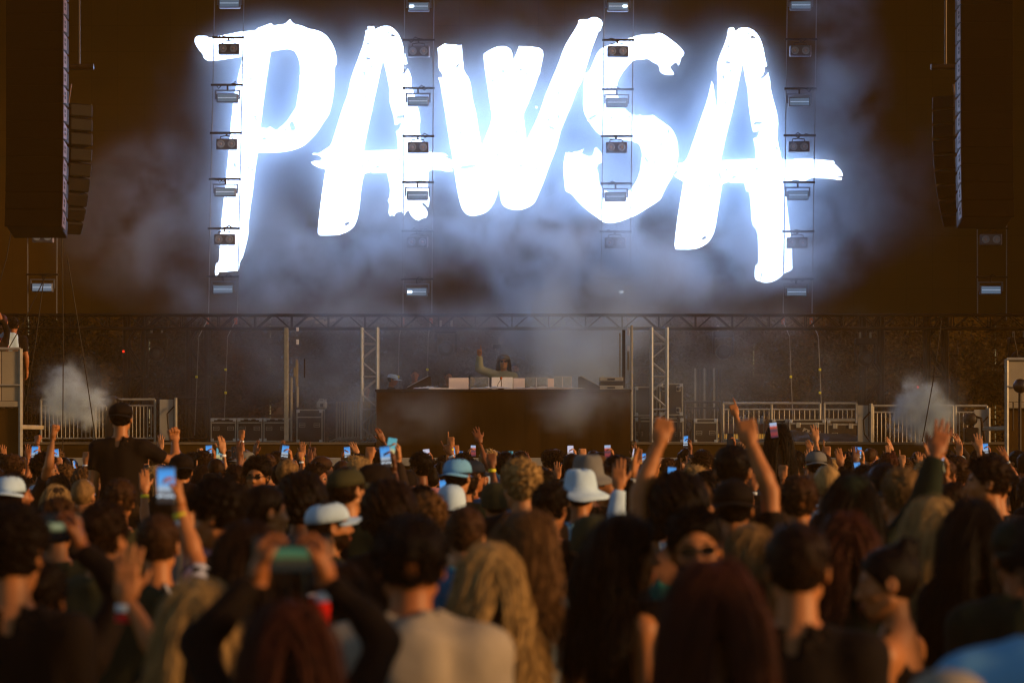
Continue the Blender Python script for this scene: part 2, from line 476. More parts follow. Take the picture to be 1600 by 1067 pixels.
def refine(pts):
    """round the traced corners a little while keeping the ragged ends"""
    out, n = [], len(pts)
    for i in range(n):
        a, b, c = (Vector(pts[(i + k) % n]) for k in (-1, 0, 1))
        if min((a - b).length, (c - b).length) > 7 and (b - a).angle(c - b) < 0.9:
            out += [b + (a - b) * 0.25, b * 0.72 + (a + c) * 0.14, b + (c - b) * 0.25]
        else:
            out.append(b)
    return out


for i, (ch, (outer, hole)) in enumerate(LETTERS.items()):
    loops = [refine(outer)]
    if hole:
        loops.append(refine(hole))
    for (fx, fy, ln, wd, an) in FLECKS[ch]:
        ca, sa = math.cos(R(an)), math.sin(R(an))
        lp = []
        for k in range(7):
            t = 2 * math.pi * k / 7
            r = 1 + 0.25 * math.sin(3 * t + fx)
            u, v = ln * 0.62 * math.cos(t) * r, (wd * 0.62 + 0.7) * math.sin(t)
            lp.append(Vector((fx + u * ca - v * sa, fy + u * sa + v * ca)))
        loops.append(lp)
    l3 = [[Vector((p[0], -p[1], 0)) for p in lp] for lp in loops]
    tris = tessellate_polygon(l3)
    flat = [p for lp in loops for p in lp]
    vs = []
    for p in flat:
        q = W(p[0], p[1], YS)
        vs.append((q.x, -0.006 - 0.003 * i, q.z - sc_bot))
    fs = []
    for t in tris:
        a, b, c = (Vector(vs[k]) for k in t)
        nn = (b - a).cross(c - a)
        if nn.length < 1e-9:
            continue
        fs.append(t if nn.y < 0 else (t[0], t[2], t[1]))
    o = MB().add(vs, fs).build('lit_letter', 'led_letter', led)
    o['label'] = 'glowing white brush-stroke letter ' + ('A' if ch == 'B' else ch) + (' with long crossbar at the end of the word' if ch == 'B' else '')

# ---- header truss under the screen
YH = 43.6


def truss(name, p0, p1, size, bays, mats, label, cat, group=None, r=0.025, rb=0.014):
    """square lattice truss; each chord and brace its own part"""
    p0, p1 = Vector(p0), Vector(p1)
    t = empty(name, p0, label, cat, group)
    d = p1 - p0
    L = d.length
    d.normalize()
    a = Vector((0, 1, 0))
    b = d.cross(a).normalized()
    cor = [(-1, -1), (1, -1), (1, 1), (-1, 1)]
    off = [(b * u + a * v) * size / 2 for (u, v) in cor]
    ch = MB().tube([(0, 0, 0), d * L], r, 8).mesh('chord')
    for f in off:
        link('chord', ch, mats, t, f)
    step = L / bays
    mem = {}
    for k in range(bays):
        for s in range(4):
            A, B = off[s], off[(s + 1) % 4]
            z0, z1 = d * (k * step), d * ((k + 1) * step)
            flip = (k % 2 == 0) != (s >= 2)
            key = (s, flip)
            if key not in mem:
                mem[key] = MB().tube([(A if flip else B) + d * 0.03, (B if flip else A) + d * (step - 0.03)], rb, 6).mesh('brace')
            link('brace', mem[key], mats, t, z0)
            if k % 2 == 0:
                kk = ('h', s)
                if kk not in mem:
                    mem[kk] = MB().tube([A, B], rb, 6).mesh('cross_bar')
                link('cross_bar', mem[kk], mats, t, z0)
    return t


hz = W(0, 503, YH).z
truss('header_truss', (W(-60, 0, YH).x, YH, hz), (W(1660, 0, YH).x, YH, hz), 0.24, 60, 'array_black', 'long dark lattice truss running below the LED screen', 'truss', rb=0.012)
YT = 42.3
for (px, tx) in ((578, 'pale lattice truss tower beside the folded crowd barriers'), (1030, 'pale lattice truss tower in front of stacked flight cases')):
    b = W(px, 0, YT)
    truss('truss_tower', (b.x, YT, DECK), (b.x, YT, W(0, 512, YT).z), 0.27, 7, 'aluminium', tx, 'truss', 'pale truss towers on the stage', r=0.026, rb=0.015)
for (px, tx) in ((212, 'dark braced support tower left of the flight case row'), (1362, 'dark braced support tower behind the right railing'), (1462, 'dark narrow support tower behind the right gas cloud'), (310, 'dark slim tower behind the row of three flight cases')):
    b = W(px, 0, 48.5)
    truss('support_tower', (b.x, 48.5, DECK), (b.x, 48.5, 5.2), 0.36, 5, 'dark_steel', tx, 'tower', 'dark support towers behind the stage', r=0.05, rb=0.03)

# ---- lighting ladders with strobes and blinders
YL = 45.1


def make_strobe():
    t = empty('strobe_light')
    MB().box((-0.20, 0.03, -0.085), (0.20, 0.17, 0.085), 0.015).build('housing', 'fixture_grey', t)
    MB().box((-0.178, 0.018, -0.066), (0.178, 0.034, 0.066), 0.004).build('lamp_panel', 'strobe_glass', t)
    MB().box((-0.172, 0.008, -0.009), (0.172, 0.022, 0.009), 0.003).build('tube', 'strobe_bar', t)
    MB().box((-0.235, 0.07, -0.02), (-0.205, 0.10, 0.135), 0.004).box((0.205, 0.07, -0.02), (0.235, 0.10, 0.135), 0.004).box((-0.235, 0.07, 0.136), (0.235, 0.10, 0.16), 0.004).build('yoke', 'fixture_grey', t)
    MB().tube([(0, 0.085, 0.15), (0, 0.085, 0.24)], 0.018, 8).build('clamp', 'dark_steel', t)
    return t


def make_blinder():
    t = empty('blinder_light')
    MB().box((-0.19, 0.03, -0.10), (0.19, 0.17, 0.10), 0.012).build('housing', 'fixture_grey', t)
    MB().box((0.192, 0.02, -0.10), (0.205, 0.15, 0.10), 0.003).build('barn_door', 'fixture_edge', t)
    for s in (-1, 1):
        l = MB().lathe([(0.068, 0.028), (0.074, 0.012), (0.066, 0.004), (0.05, 0.010), (0.03, 0.016)], (s * 0.10, 0, 0), 'y', 20).build('lamp', 'lamp_glass', t, True)
        MB().lathe([(0.026, 0.012), (0.020, -0.002), (0.008, -0.004)], (s * 0.10, 0, 0), 'y', 12).build('reflector', 'fixture_edge', l, True)
    MB().tube([(-0.12, 0.09, 0.10), (-0.11, 0.09, 0.145), (0, 0.09, 0.16), (0.11, 0.09, 0.145), (0.12, 0.09, 0.10)], 0.011, 6).build('yoke', 'dark_steel', t)
    MB().tube([(0, 0.09, 0.155), (0, 0.09, 0.235)], 0.018, 8).build('clamp', 'dark_steel', t)
    return t


strobe0, blinder0 = make_strobe(), make_blinder()
strobe0['category'], blinder0['category'] = 'strobe light', 'blinder light'
strobe0['group'], blinder0['group'] = 'strobes on the hanging ladders', 'blinders on the hanging ladders'
used = {'s': False, 'b': False}
LEV = ['topmost', 'second', 'third', 'lowest']
COLS = [
 (358, 348, "in front of the letter P's stem", (5, 76, 153, 225, 300, 374, 452)),
 (655, 652, "in front of the first letter A's right leg", (10, 80, 158, 230, 305, 378, 456)),
 (967, 961, "in front of the letter S", (10, 80, 160, 230, 307, 379, 456)),
 (1253, 1246, "beside the last letter A's crossbar", (8, 79, 159, 229, 305, 379, 456)),
 (66, 67, 'below the left speaker array', (370, 449)),
 (1550, 1548, 'below the right speaker array', (374, 453)),
]
for ci, (xa, xb, wh, ys) in enumerate(COLS):
    outer = len(ys) == 2
    lad = empty('lighting_ladder', W(xa, 0, YL), 'thin hanging cable ladder with steel rungs ' + wh, 'lighting rig', 'hanging lighting ladders')
    base = lad.location.copy()
    ya = -120 if not outer else (330 if ci == 4 else 300)
    xat = lambda y: xa + (xb - xa) * (y / 456 if not outer else 0)
    for s in (-1, 1):
        MB().tube([W(xat(ya) + s * 23, ya, YL) - base, W(xat(456) + s * 22.5, 500, YL) - base], 0.011, 6).build('cable', 'cable_grey', lad)
        if not outer:
            px = xat(520) + s * 22
            MB().tube([W(px, 500, YL) - base, W(px - 1, 530, YL) - base + Vector((0, -1.2, 0)), W(px - 3 * (1 if ci < 2 else -0.4), 680, YL) - base + Vector((0, -1.6, 0))], 0.008, 5).build('tail_cable', 'cable_grey', lad)
            MB().box((-0.03, -0.02, -0.06), (0.03, 0.02, 0.06), 0.01).build('hook', 'orange_tag', lad, False, W(px, 502, YL) - base + Vector((0, -0.03, 0)))
            for yy in ((581, 616) if s > 0 else (592,)):
                q = W(px - 1.5, yy, YL) - base + Vector((0, -1.45, 0))
                MB().box((-0.022, -0.03, -0.022), (0.022, 0.012, 0.022), 0.006).build('marker_tag', 'yellow_tag', lad, False, q)
    ns = nb = 0
    tot_s = sum(1 for k in range(len(ys)) if (k % 2 == 0) != outer)
    for k, y in enumerate(ys):
        is_s = (k % 2 == 0) != outer
        ry = y - (17 if not is_s else 20)
        c = W(xat(y), ry, YL) - base
        ru = MB().tube([c + Vector((-0.30, 0, 0)), c + Vector((0.30, 0, 0))], 0.022, 8)
        ru.build('rung', 'dark_steel', lad)
        # cable loops and clamps on the rung
        q = MB()
        rr = random.Random(ci * 31 + k)
        for j in range(3):
            xx = rr.uniform(-0.22, 0.12)
            q.tube([c + Vector((xx, -0.02, 0.0)), c + Vector((xx + 0.05, -0.05, rr.uniform(-0.09, 0.06))), c + Vector((xx + 0.12, -0.02, 0.01))], 0.010, 5)
        q.build('cable_loop', 'cable_black', lad)
        p = W(xat(y) - (1 if ci else 0), y, YL - 0.09)
        if is_s:
            ns += 1
            nm = LEV[ns - 1] if tot_s > 1 else 'single'
            lab = ('bluish strobe ' + wh) if tot_s == 1 else (nm + ' bluish strobe of the ladder ' + wh)
            t = strobe0 if not used['s'] else copy_thing(strobe0, p, lab)
            used['s'] = True
        else:
            nb += 1
            lab = ('twin lamp blinder ' + wh) if outer else (['upper', 'middle', 'lowest'][nb - 1] + ' twin lamp blinder of the ladder ' + wh)
            t = blinder0 if not used['b'] else copy_thing(blinder0, p, lab)
            used['b'] = True
        t.location = p
        t['label'] = lab
        if is_s and y < 15 and ci in (1, 2) or is_s and y > 455 and ci in (1, 2):
            sx = -0.13 if ci == 1 else 0.13
            MB().box((sx - 0.042, 0.0, -0.020), (sx + 0.042, 0.012, 0.020), 0.005).build('lit_segment', 'strobe_hot', t)

# ---- line arrays
def line_array(px0, px1, ybot, Y, n, side, name_l, size=None):
    wd = (px1 - px0) / FPX * Y
    h = 0.278
    b = W((px0 + px1) / 2, ybot, Y)
    top_n = n
    root = empty('speaker_array', b, name_l, 'speaker', 'main hanging speaker arrays')
    # cabinets, bottom one first; the lower ones tilt forward
    body = MB().box((-wd / 2 + 0.02, 0.02, 0.008), (wd / 2 - 0.02, 0.62, h - 0.008), 0.012).mesh('cabinet')
    gr = MB().box((-wd / 2, -0.012, 0.001), (wd / 2, 0.0195, h - 0.001), 0.004).mesh('grille')
    sd_ = MB().add([(0, 0.03, 0.012), (0, 0.30, 0.035), (0, 0.30, h - 0.035), (0, 0.03, h - 0.012), (-side * 0.012, 0.03, 0.012), (-side * 0.012, 0.30, 0.035), (-side * 0.012, 0.30, h - 0.035), (-side * 0.012, 0.03, h - 0.012)],
                   [(4, 5, 6, 7), (0, 3, 2, 1), (0, 1, 5, 4), (1, 2, 6, 5), (2, 3, 7, 6), (3, 0, 4, 7)]).mesh('side_plate')
    po = MB().box((-0.004, -0.035, -0.055), (0.004, 0.035, -0.01), 0.002).box((-0.004, -0.035, 0.012), (0.004, 0.035, 0.055), 0.002).mesh('handle_recess')
    z, y = 0.0, 0.0
    for k in range(n):
        ang = R(max(0, 13 - 2.1 * k))
        c = link('cabinet', body, 'array_black', root, (0, y, z))
        c.rotation_euler = (-ang, 0, 0)
        link('grille', gr, 'array_grille', c)
        s = link('side_plate', sd_, 'array_side', c, (-side * (wd / 2 - 0.006), 0, 0))
        p = link('handle_recess', po, 'array_black', c, (-side * (wd / 2 + 0.008), 0.15, h / 2))
        z += h * math.cos(ang)
        y += -h * math.sin(ang) * -1 * 0.55
    MB().box((-wd / 2 + 0.04, 0.05 + y, z + 0.02), (wd / 2 - 0.04, 0.60 + y, z + 0.10), 0.01).build('fly_frame', 'dark_steel', root)
    for s in (-1, 1):
        MB().tube([(s * 0.3, 0.3 + y, z + 0.10), (s * 0.3, 0.3 + y, 13.2 - b.z)], 0.02, 6).build('hoist_chain', 'dark_steel', root)
    return root


line_array(7, 96, 354, 37.5, 16, -1, 'tall black hanging speaker array near the riser with watching people')
line_array(1504, 1585, 339, 37.5, 16, 1, 'tall black hanging speaker array above the cream panel riser')


def side_array(px, ybot, Y, n, side, lab):
    b = W(px, ybot, Y)
    root = empty('side_speaker_array', b, lab, 'speaker', 'outer side fill arrays', )
    body = MB().box((-0.24, -0.20, 0.012), (0.24, 0.20, 0.225), 0.02).mesh('cabinet')
    pl = MB().box((-0.10, -0.012, -0.03), (0.10, 0.0, 0.03), 0.004).mesh('handle_plate')
    z, x = 0.0, 0.0
    for k in range(n):
        ang = R(max(0, 30 - 5.0 * k))
        c = link('cabinet', body, 'array_black', root, (x, 0, z))
        c.rotation_euler = (0, side * ang, R(-side * 55))
        link('handle_plate', pl, 'dark_steel', c, (0, -0.202, 0.11))
        z += 0.235 * math.cos(ang)
        x += side * 0.235 * math.sin(ang) * 0.42
    # rigging frame, hanging cable loops and chains
    zz = W(0, 105, Y).z - b.z
    MB().tube([(x - 0.30, 0, zz), (x + 0.30, 0, zz)], 0.05, 10).build('fly_bar', 'dark_steel', root)
    for dx in (-0.06, 0.16):
        MB().tube([(x - side * dx, 0, zz), (x - side * dx, 0, 13.2 - b.z)], 0.022, 6).build('hoist_chain', 'dark_steel', root)
    MB().tube([(x - side * 0.28, -0.1, zz - 0.05), (x - side * 0.30, -0.1, zz - 0.6), (x - side * 0.22, -0.1, zz - 0.82), (x - side * 0.10, -0.1, zz - 0.65), (x - side * 0.05, -0.1, zz - 0.3)], 0.014, 6).build('cable_loop', 'array_side', root)
    MB().tube([(x - side * 0.22, -0.24, zz - 0.6), (x - side * 0.26, -0.26, zz - 1.3), (x - side * 0.30, -0.26, zz - 1.9), (x - side * 0.50, -0.26, 0.05)], 0.014, 6).build('signal_cable', 'array_side', root)
    return root


side_array(101, 358, 39.6, 9, 1, 'slim curved outer speaker array hanging behind the left main array')
side_array(1500, 346, 39.6, 9, -1, 'slim curved outer speaker array hanging behind the right main array')

# ---- loose guy cables in front of the stage
for i, (pts, lab) in enumerate([
    (((72, 430), (2, 565)), 'thin dark cable running steeply to the watching people'),
    (((97, 360), (98, 705)), 'thin dark plumb cable hanging through the left gas cloud'),
    (((105, 400), (150, 690)), 'thin dark cable slanting past the seated man in black'),
    (((68, 440), (38, 640)), 'thin dark cable slanting beside the watching people riser'),
    (((18, 360), (0, 440)), 'thin dark cable falling from the left speaker array'),
    (((1471, 500), (1441, 690)), 'thin dark cable slanting through the right gas cloud'),
    (((1583, 520), (1600, 615)), 'thin dark cable dropping to the round lamp on the riser')]):
    a, b = W(*pts[0], 39.0), W(*pts[1], 39.0)
    m_ = (a + b) / 2 + Vector((0.015, 0, -0.03))
    tag(MB().tube([a, m_, b], 0.009, 5).build('guy_cable', 'cable_black'), lab, 'cable', 'guy cables in front of the stage')

# ---- side posts of the stage frame
def post(px, y0, y1, Y, wpx, m, lab, extra=None):
    a, b = W(px - wpx / 2, y1, Y), W(px + wpx / 2, y0, Y)
    root = empty('side_post', (0.5 * (a.x + b.x), Y, DECK), lab, 'post')
    hw = (b.x - a.x) / 2
    MB().box((-hw, 0, 0), (hw, 0.06, b.z - DECK), 0.006).build('upright', m, root)
    MB().box((-hw - 0.05, -0.05, 0), (hw + 0.05, 0.11, 0.02), 0.004).build('foot_plate', 'dark_steel', root)
    if extra:
        for (dx, ya, yb, wp, mm) in extra:
            c0, c1 = W(px + dx - wp / 2, yb, Y), W(px + dx + wp / 2, ya, Y)
            MB().box((c0.x - root.location.x, 0.08, c0.z - DECK), (c1.x - root.location.x, 0.12, c1.z - DECK), 0.004).build('cloth_strip', mm, root)
    return root


post(447, 512, 690, 41.6, 6.5, 'galvanised', 'flat pale upright post at the end of the three flight cases',
     [(17, 511, 517, 4, 'deck_white'), (17, 530, 538, 4, 'deck_white'), (16, 561, 603, 4, 'cream_panel'), (13, 574, 588, 4, 'cream_panel'), (17, 604, 636, 3, 'white_panel'), (28, 560, 590, 2, 'dark_steel')])
post(455, 590, 696, 41.9, 3, 'galvanised', 'thin round scaffold post beside the flat pale upright')
post(987, 508, 696, 41.7, 3.5, 'galvanised', 'thin upright post at the right end of the black booth',
     [(-5, 512, 524, 4, 'deck_white'), (-5, 540, 548, 3.5, 'deck_white'), (-5, 549, 578, 3, 'cream_panel'), (-12, 515, 606, 5, 'dark_steel'), (-18, 520, 600, 2, 'cream_panel')])

# slanted bright roof strips glimpsed behind the header truss
for (a, b, lab) in (((470, 501), (498, 495), 'pale slanted roof strip behind the header truss, leftmost of four'),
                    ((492, 504), (506, 501), 'short pale roof strip behind the header truss, second of four'),
                    ((505, 505), (525, 499), 'pale slanted roof strip behind the header truss, third of four'),
                    ((960, 502), (978, 507), 'pale roof strip behind the header truss above the booth end')):
    p, q = W(*a, 44.6), W(*b, 44.6)
    d = (q - p)
    MM = Matrix.Translation((p + q) / 2) @ d.to_track_quat('X', 'Z').to_matrix().to_4x4()
    tag(MB().box((-d.length / 2, -0.01, -0.025), (d.length / 2, 0.01, 0.025), 0.004, M=MM).build('roof_strip', 'cream_panel'), lab, 'strip', 'pale roof strips')

# ---- flight cases
def flight_case(px0, px1, y0, y1, Y, lab, handles=(0.22, 0.78), hy=0.55, lid=0.80, latches=False, four=False, depth=0.55, wheels=True, note=None):
    a, b = W(px0, y1, Y), W(px1, y0, Y)
    wd, h = b.x - a.x, b.z - a.z
    root = empty('flight_case', ((a.x + b.x) / 2, Y, a.z), lab, 'flight case', 'flight cases on the stage')
    t = 0.022
    MB().box((-wd / 2 + 0.008, 0.008, 0.008), (wd / 2 - 0.008, depth - 0.008, h - 0.008)).build('panel_box', 'case_panel', root)
    tr = MB()
    for sx in (-1, 1):
        for yy in (0, depth - t):
            x = sx * (wd / 2) - (t if sx > 0 else 0)
            tr.box((x, yy, t + 0.001), (x + t, yy + t, h - t - 0.001), 0.003)
    for zz in (0, h - t):
        for yy in (0, depth - t):
            tr.box((-wd / 2, yy, zz), (wd / 2, yy + t, zz + t), 0.003)
        for sx in (-1, 1):
            x = sx * (wd / 2) - (t if sx > 0 else 0)
            tr.box((x, t + 0.001, zz), (x + t, depth - t - 0.001, zz + t), 0.003)
    tr.build('edge_trim', 'case_trim', root)
    if lid:
        MB().box((-wd / 2 + t + 0.002, -0.003, h * lid - 0.012), (wd / 2 - t - 0.002, 0.007, h * lid + 0.012), 0.003).build('lid_seam', 'case_trim', root)
    cm = MB().lathe([(0.026, 0.0), (0.028, 0.012), (0.018, 0.024)], (0, 0, 0), 'y', 10)
    cb = None
    for sx in (-1, 1):
        for zz in (0.03, h - 0.03):
            MB().box((-0.03, -0.008, -0.03), (0.03, 0.004, 0.03), 0.006).build('corner_guard', 'aluminium', root, False, (sx * (wd / 2 - 0.03), 0, zz))
    for hx in (handles or ()):
        hh = MB()
        x = -wd / 2 + wd * hx
        z = h * hy
        hh.box((x - 0.055, -0.006, z - 0.036), (x + 0.055, 0.007, z - 0.028), 0.002).box((x - 0.055, -0.006, z + 0.028), (x + 0.055, 0.007, z + 0.036), 0.002)
        hh.box((x - 0.055, -0.006, z - 0.0275), (x - 0.046, 0.007, z + 0.0275), 0.002).box((x + 0.046, -0.006, z - 0.0275), (x + 0.055, 0.007, z + 0.0275), 0.002)
        hd = hh.build('handle', 'case_trim', root)
        MB().box((x - 0.038, -0.014, z - 0.006), (x + 0.038, -0.004, z + 0.006), 0.003).build('grip', 'case_trim', hd)
    if latches:
        for hx in (0.25, 0.75):
            x = -wd / 2 + wd * hx
            MB().box((x - 0.04, -0.010, h * lid - 0.075), (x + 0.04, 0.006, h * lid + 0.02), 0.006).build('latch', 'case_trim', root)
    if four:
        for hx in (0.2, 0.8):
            for hz_ in (0.17, 0.83):
                x, z = -wd / 2 + wd * hx, h * hz_
                w_ = MB().box((x - 0.04, -0.014, z - 0.05), (x + 0.04, 0.006, z + 0.05), 0.01).build('caster_plate', 'case_trim', root)
                MB().lathe([(0.030, -0.05), (0.034, -0.035), (0.030, -0.016)], (x, 0, z), 'y', 12).build('caster', 'black_plastic', w_, True)
    if wheels:
        for sx in (-1, 1):
            zt = DECK - a.z
            if zt < -0.02:
                MB().lathe([(abs(zt) / 2, -0.02), (abs(zt) / 2, 0.02)], (sx * (wd / 2 - 0.08), 0.1, zt / 2), 'x', 12).build('wheel', 'black_plastic', root)
    return root


YC = 43.0
for i, (xa, xb) in enumerate(((329, 369), (370.5, 410), (411.5, 452))):
    c = flight_case(xa, xb, 653, 690, YC, ['black flight case with metal edges at the outer end of the row of three', 'black flight case in the middle of the row of three', 'black flight case next to the flat pale upright, end of the row of three'][i], hy=0.56, lid=0.80)
    wd = (xb - xa) / FPX * YC
    for s in (-0.3, 0.0, 0.3):
        MB().box((s * wd - 0.03, -0.012, 0.385), (s * wd + 0.03, 0.004, 0.41), 0.006).build('latch', 'aluminium', c)
flight_case(463, 504, 639.5, 692, 42.6, 'tall black flight case carrying the pale jerry can', hy=0.53, lid=0.77)
flight_case(992, 1027, 604, 650, 43.2, 'upper black flight case partly behind the truss tower, stacked by the booth end', handles=None, lid=0.0)
flight_case(992, 1027, 652, 692, 43.2, 'lower black flight case partly behind the truss tower, under another case', hy=0.36, lid=0.85)
flight_case(1030, 1067, 599, 649, 43.0, 'black flight case with four caster plates on its face, top of its stack', handles=None, lid=0.0, four=True)
flight_case(1028, 1068, 653, 692, 43.0, 'black flight case under the case with caster plates', hy=0.36, lid=0.85)
flight_case(1084, 1121, 654, 692, 43.0, 'small black flight case between the truss tower and the right railing', hy=0.42, lid=0.84)
c4 = flight_case(1206, 1232, 655, 692, 43.4, 'narrow black flight case beside the case marked 4', handles=None, lid=0.82, latches=True)
c5 = flight_case(1233, 1290, 655, 692, 43.2, 'wide black flight case with a tilted paper marked 4', hy=0.42, lid=0.82, latches=True)
flight_case(1292, 1342, 656, 692, 43.3, 'wide black flight case next to the white panel on the right', handles=(0.25,), hy=0.36, lid=0.80, latches=True)
# the paper with the 4
nt_ = empty('number_sheet', W(1259, 674.5, 43.17), 'tilted white paper with black number 4 taped to a case', 'paper')
nt_.rotation_euler = (0, R(24), 0)
MB().box((-0.06, 0, -0.055), (0.06, 0.003, 0.055)).build('sheet', 'paper', nt_)
MB().add([(-0.004, -0.002, -0.04), (0.014, -0.002, -0.04), (0.014, -0.002, -0.018), (0.03, -0.002, -0.018), (0.03, -0.002, -0.004), (0.014, -0.002, -0.004), (0.014, -0.002, 0.042), (-0.004, -0.002, 0.042), (-0.036, -0.002, -0.004), (-0.036, -0.002, -0.018), (-0.004, -0.002, -0.018), (-0.018, -0.002, -0.004), (-0.004, -0.002, 0.018), (-0.004, -0.002, -0.004)],
         [(0, 1, 2, 10), (9, 10, 11, 8), (10, 2, 5, 13), (10, 13, 11), (2, 3, 4, 5), (13, 5, 6, 12), (12, 6, 7), (8, 11, 12, 7)]).build('numeral', 'ink', nt_)
# dark tarp in front of the cases
tv, tf = [], []
for i in range(25):
    for j in range(7):
        u, v = i / 24, j / 6
        z = (0.22 - 0.10 * u) * (1 - v) * (0.85 + 0.3 * mnoise.noise((u * 5, v * 2, 3)))
        tv.append((u * 1.5, -0.1 - v * 0.35 + 0.04 * mnoise.noise((u * 9, v * 4, 1)), z + 0.01))
for i in range(24):
    for j in range(6):
        a = i * 7 + j
        tf.append((a, a + 1, a + 8, a + 7))
mat('tarp_dark', (0.030, 0.022, 0.010), 0.45, 0.4, var=0.2, bump=0.4, bscale=14)
tp = MB().add(tv, tf).build('tarpaulin', 'tarp_dark', None, True, (W(1228, 0, 43).x, 42.9, DECK))
tag(tp, 'crumpled dark tarpaulin lying in front of the case marked 4', 'tarpaulin')

# jerry can
jc = empty('jerry_can', W(503, 639.4, 42.8), 'pale plastic jerry can on the tall flight case', 'canister')
MB().box((-0.09, -0.06, 0), (0.09, 0.06, 0.15), 0.03).build('tank', 'jerry_can', jc)
MB().tube([(-0.05, 0, 0.148), (-0.045, 0, 0.175), (0.02, 0, 0.178), (0.035, 0, 0.148)], 0.012, 8).build('handle', 'jerry_can', jc)
MB().lathe([(0.02, 0.149), (0.02, 0.178)], (0.062, 0, 0), 'z', 10).build('cap', 'case_trim', jc)
MB().box((-0.025, -0.064, 0.04), (0.03, -0.061, 0.10)).build('label_sticker', 'dark_steel', jc)

# ---- railings: each bar a part
def railing(px0, px1, y0, y1, Y, n, lab, top2=True, m='galvanised', midpost=None):
    a, b = W(px0, y1, Y), W(px1, y0, Y)
    root = empty('railing', (a.x, Y, min(DECK, a.z)), lab, 'railing', 'railings on the stage')
    L, h = b.x - a.x, b.z - root.location.z
    z0 = a.z - root.location.z
    MB().tube([(0, 0, h), (L, 0, h)], 0.021, 8).build('top_rail', m, root)
    if top2:
        MB().tube([(0, 0, h - 0.11), (L, 0, h - 0.11)], 0.015, 8).build('second_rail', m, root)
    MB().tube([(0, 0, z0 + 0.06), (L, 0, z0 + 0.06)], 0.015, 8).build('bottom_rail', m, root)
    pm = MB().tube([(0, 0, 0), (0, 0, h)], 0.022, 8).mesh('end_post')
    for x in [0, L] + ([midpost * L] if midpost else []):
        link('end_post', pm, m, root, (x, 0.001, 0))
    bm_ = MB().tube([(0, 0, z0 + 0.06), (0, 0, h - (0.11 if top2 else 0))], 0.0085, 6).mesh('bar')
    for k in range(1, n):
        link('bar', bm_, m, root, (L * k / n, 0, 0))
    return root


railing(149, 242, 624, 690, 42.0, 16, 'pale metal railing behind the man riding on shoulders')
railing(64, 147, 624, 690, 42.1, 13, 'pale metal railing behind the left gas cloud')
railing(1130, 1281, 630, 692, 43.8, 19, 'pale metal railing above the terracotta ledge', midpost=0.5)
railing(1288, 1338, 630, 660, 44.0, 7, 'short metal railing above the wide flight cases')
railing(1364, 1489, 634, 698, 42.0, 19, 'pale metal railing behind the right gas cloud')
railing(1493, 1542, 634, 698, 42.1, 8, 'pale metal railing between the right gas cloud and corner post')
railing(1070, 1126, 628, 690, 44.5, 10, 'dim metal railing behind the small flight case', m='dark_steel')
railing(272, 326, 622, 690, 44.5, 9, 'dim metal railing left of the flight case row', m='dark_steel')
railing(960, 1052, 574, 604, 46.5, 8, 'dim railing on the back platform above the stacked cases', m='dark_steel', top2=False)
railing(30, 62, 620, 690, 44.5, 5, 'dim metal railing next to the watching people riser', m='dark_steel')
# scaffold plank bundle standing upright
pk = empty('plank_bundle', (W(1085, 0, 45).x, 45, DECK), 'bundle of upright scaffold poles behind the small flight case', 'poles')
for k in range(9):
    MB().box((k * 0.058, 0.02 * (k % 2), 0), (k * 0.058 + 0.034, 0.03 + 0.02 * (k % 2), W(0, 575 + (k * 7) % 3, 45).z - DECK), 0.004).build('pole', 'dark_steel' if k % 3 else 'galvanised', pk)


def gate_panel(px0, px1, y0, y1, Y, lab):
    a, b = W(px0, y1, Y), W(px1, y0, Y)
    root = empty('gate_panel', ((a.x + b.x) / 2, Y, DECK), lab, 'panel', 'pale gate panels')
    hw, h = (b.x - a.x) / 2, b.z - DECK
    MB().box((-hw, 0, max(0.0, a.z - DECK)), (hw, 0.03, h), 0.006).build('sheet', 'white_panel', root)
    MB().tube([(hw + 0.04, -0.02, 0), (hw + 0.04, -0.02, h + 0.03)], 0.03, 10).build('hinge_post', 'galvanised', root)
    MB().tube([(hw + 0.02, -0.06, h - 0.12), (hw - 0.10, -0.07, h - 0.25), (hw - 0.08, -0.07, h - 0.5), (hw + 0.08, -0.07, h - 0.72)], 0.013, 6).build('cable_loop', 'cable_black', root)
    return root


gate_panel(249, 271, 624, 688, 41.9, 'pale sheet gate panel beside the pale railing of the shoulder rider')
gate_panel(1340, 1357, 633, 692, 41.9, 'pale sheet gate panel with looping black cable on the right')
gate_panel(1522, 1541, 640, 698, 41.95, 'narrow pale gate panel next to the dark corner riser')
# folded crowd barriers
for k in range(6):
    px = 526 + k * 8.5
    a, b = W(px, 690, 42.9 - 0.12 * k), W(px + (16 if k < 5 else 19), 628, 42.9 - 0.12 * k)
    root = empty('crowd_barrier', (a.x, a.y, DECK), 'folded steel crowd barrier, ' + ['first', 'second', 'third', 'fourth', 'fifth', 'last'][k] + ' one counted from the tall flight case', 'barrier', 'folded crowd barriers')
    L, h = b.x - a.x, b.z - DECK
    MB().tube([(0, 0, 0.06), (0, 0, h), (L, 0, h), (L, 0, 0.06), (0, 0, 0.06)], 0.017, 8).build('frame', 'galvanised', root)
    bar = MB().tube([(0, 0, 0.06), (0, 0, h)], 0.007, 6).mesh('bar')
    for j in range(1, 4):
        link('bar', bar, 'galvanised', root, (L * j / 4, 0, 0))
    for x in (0.02, L - 0.02):
        MB().tube([(x + 0.06, 0.1, 0.085), (x - 0.12, -0.30, 0.012)], 0.014, 6).build('foot', 'galvanised', root)

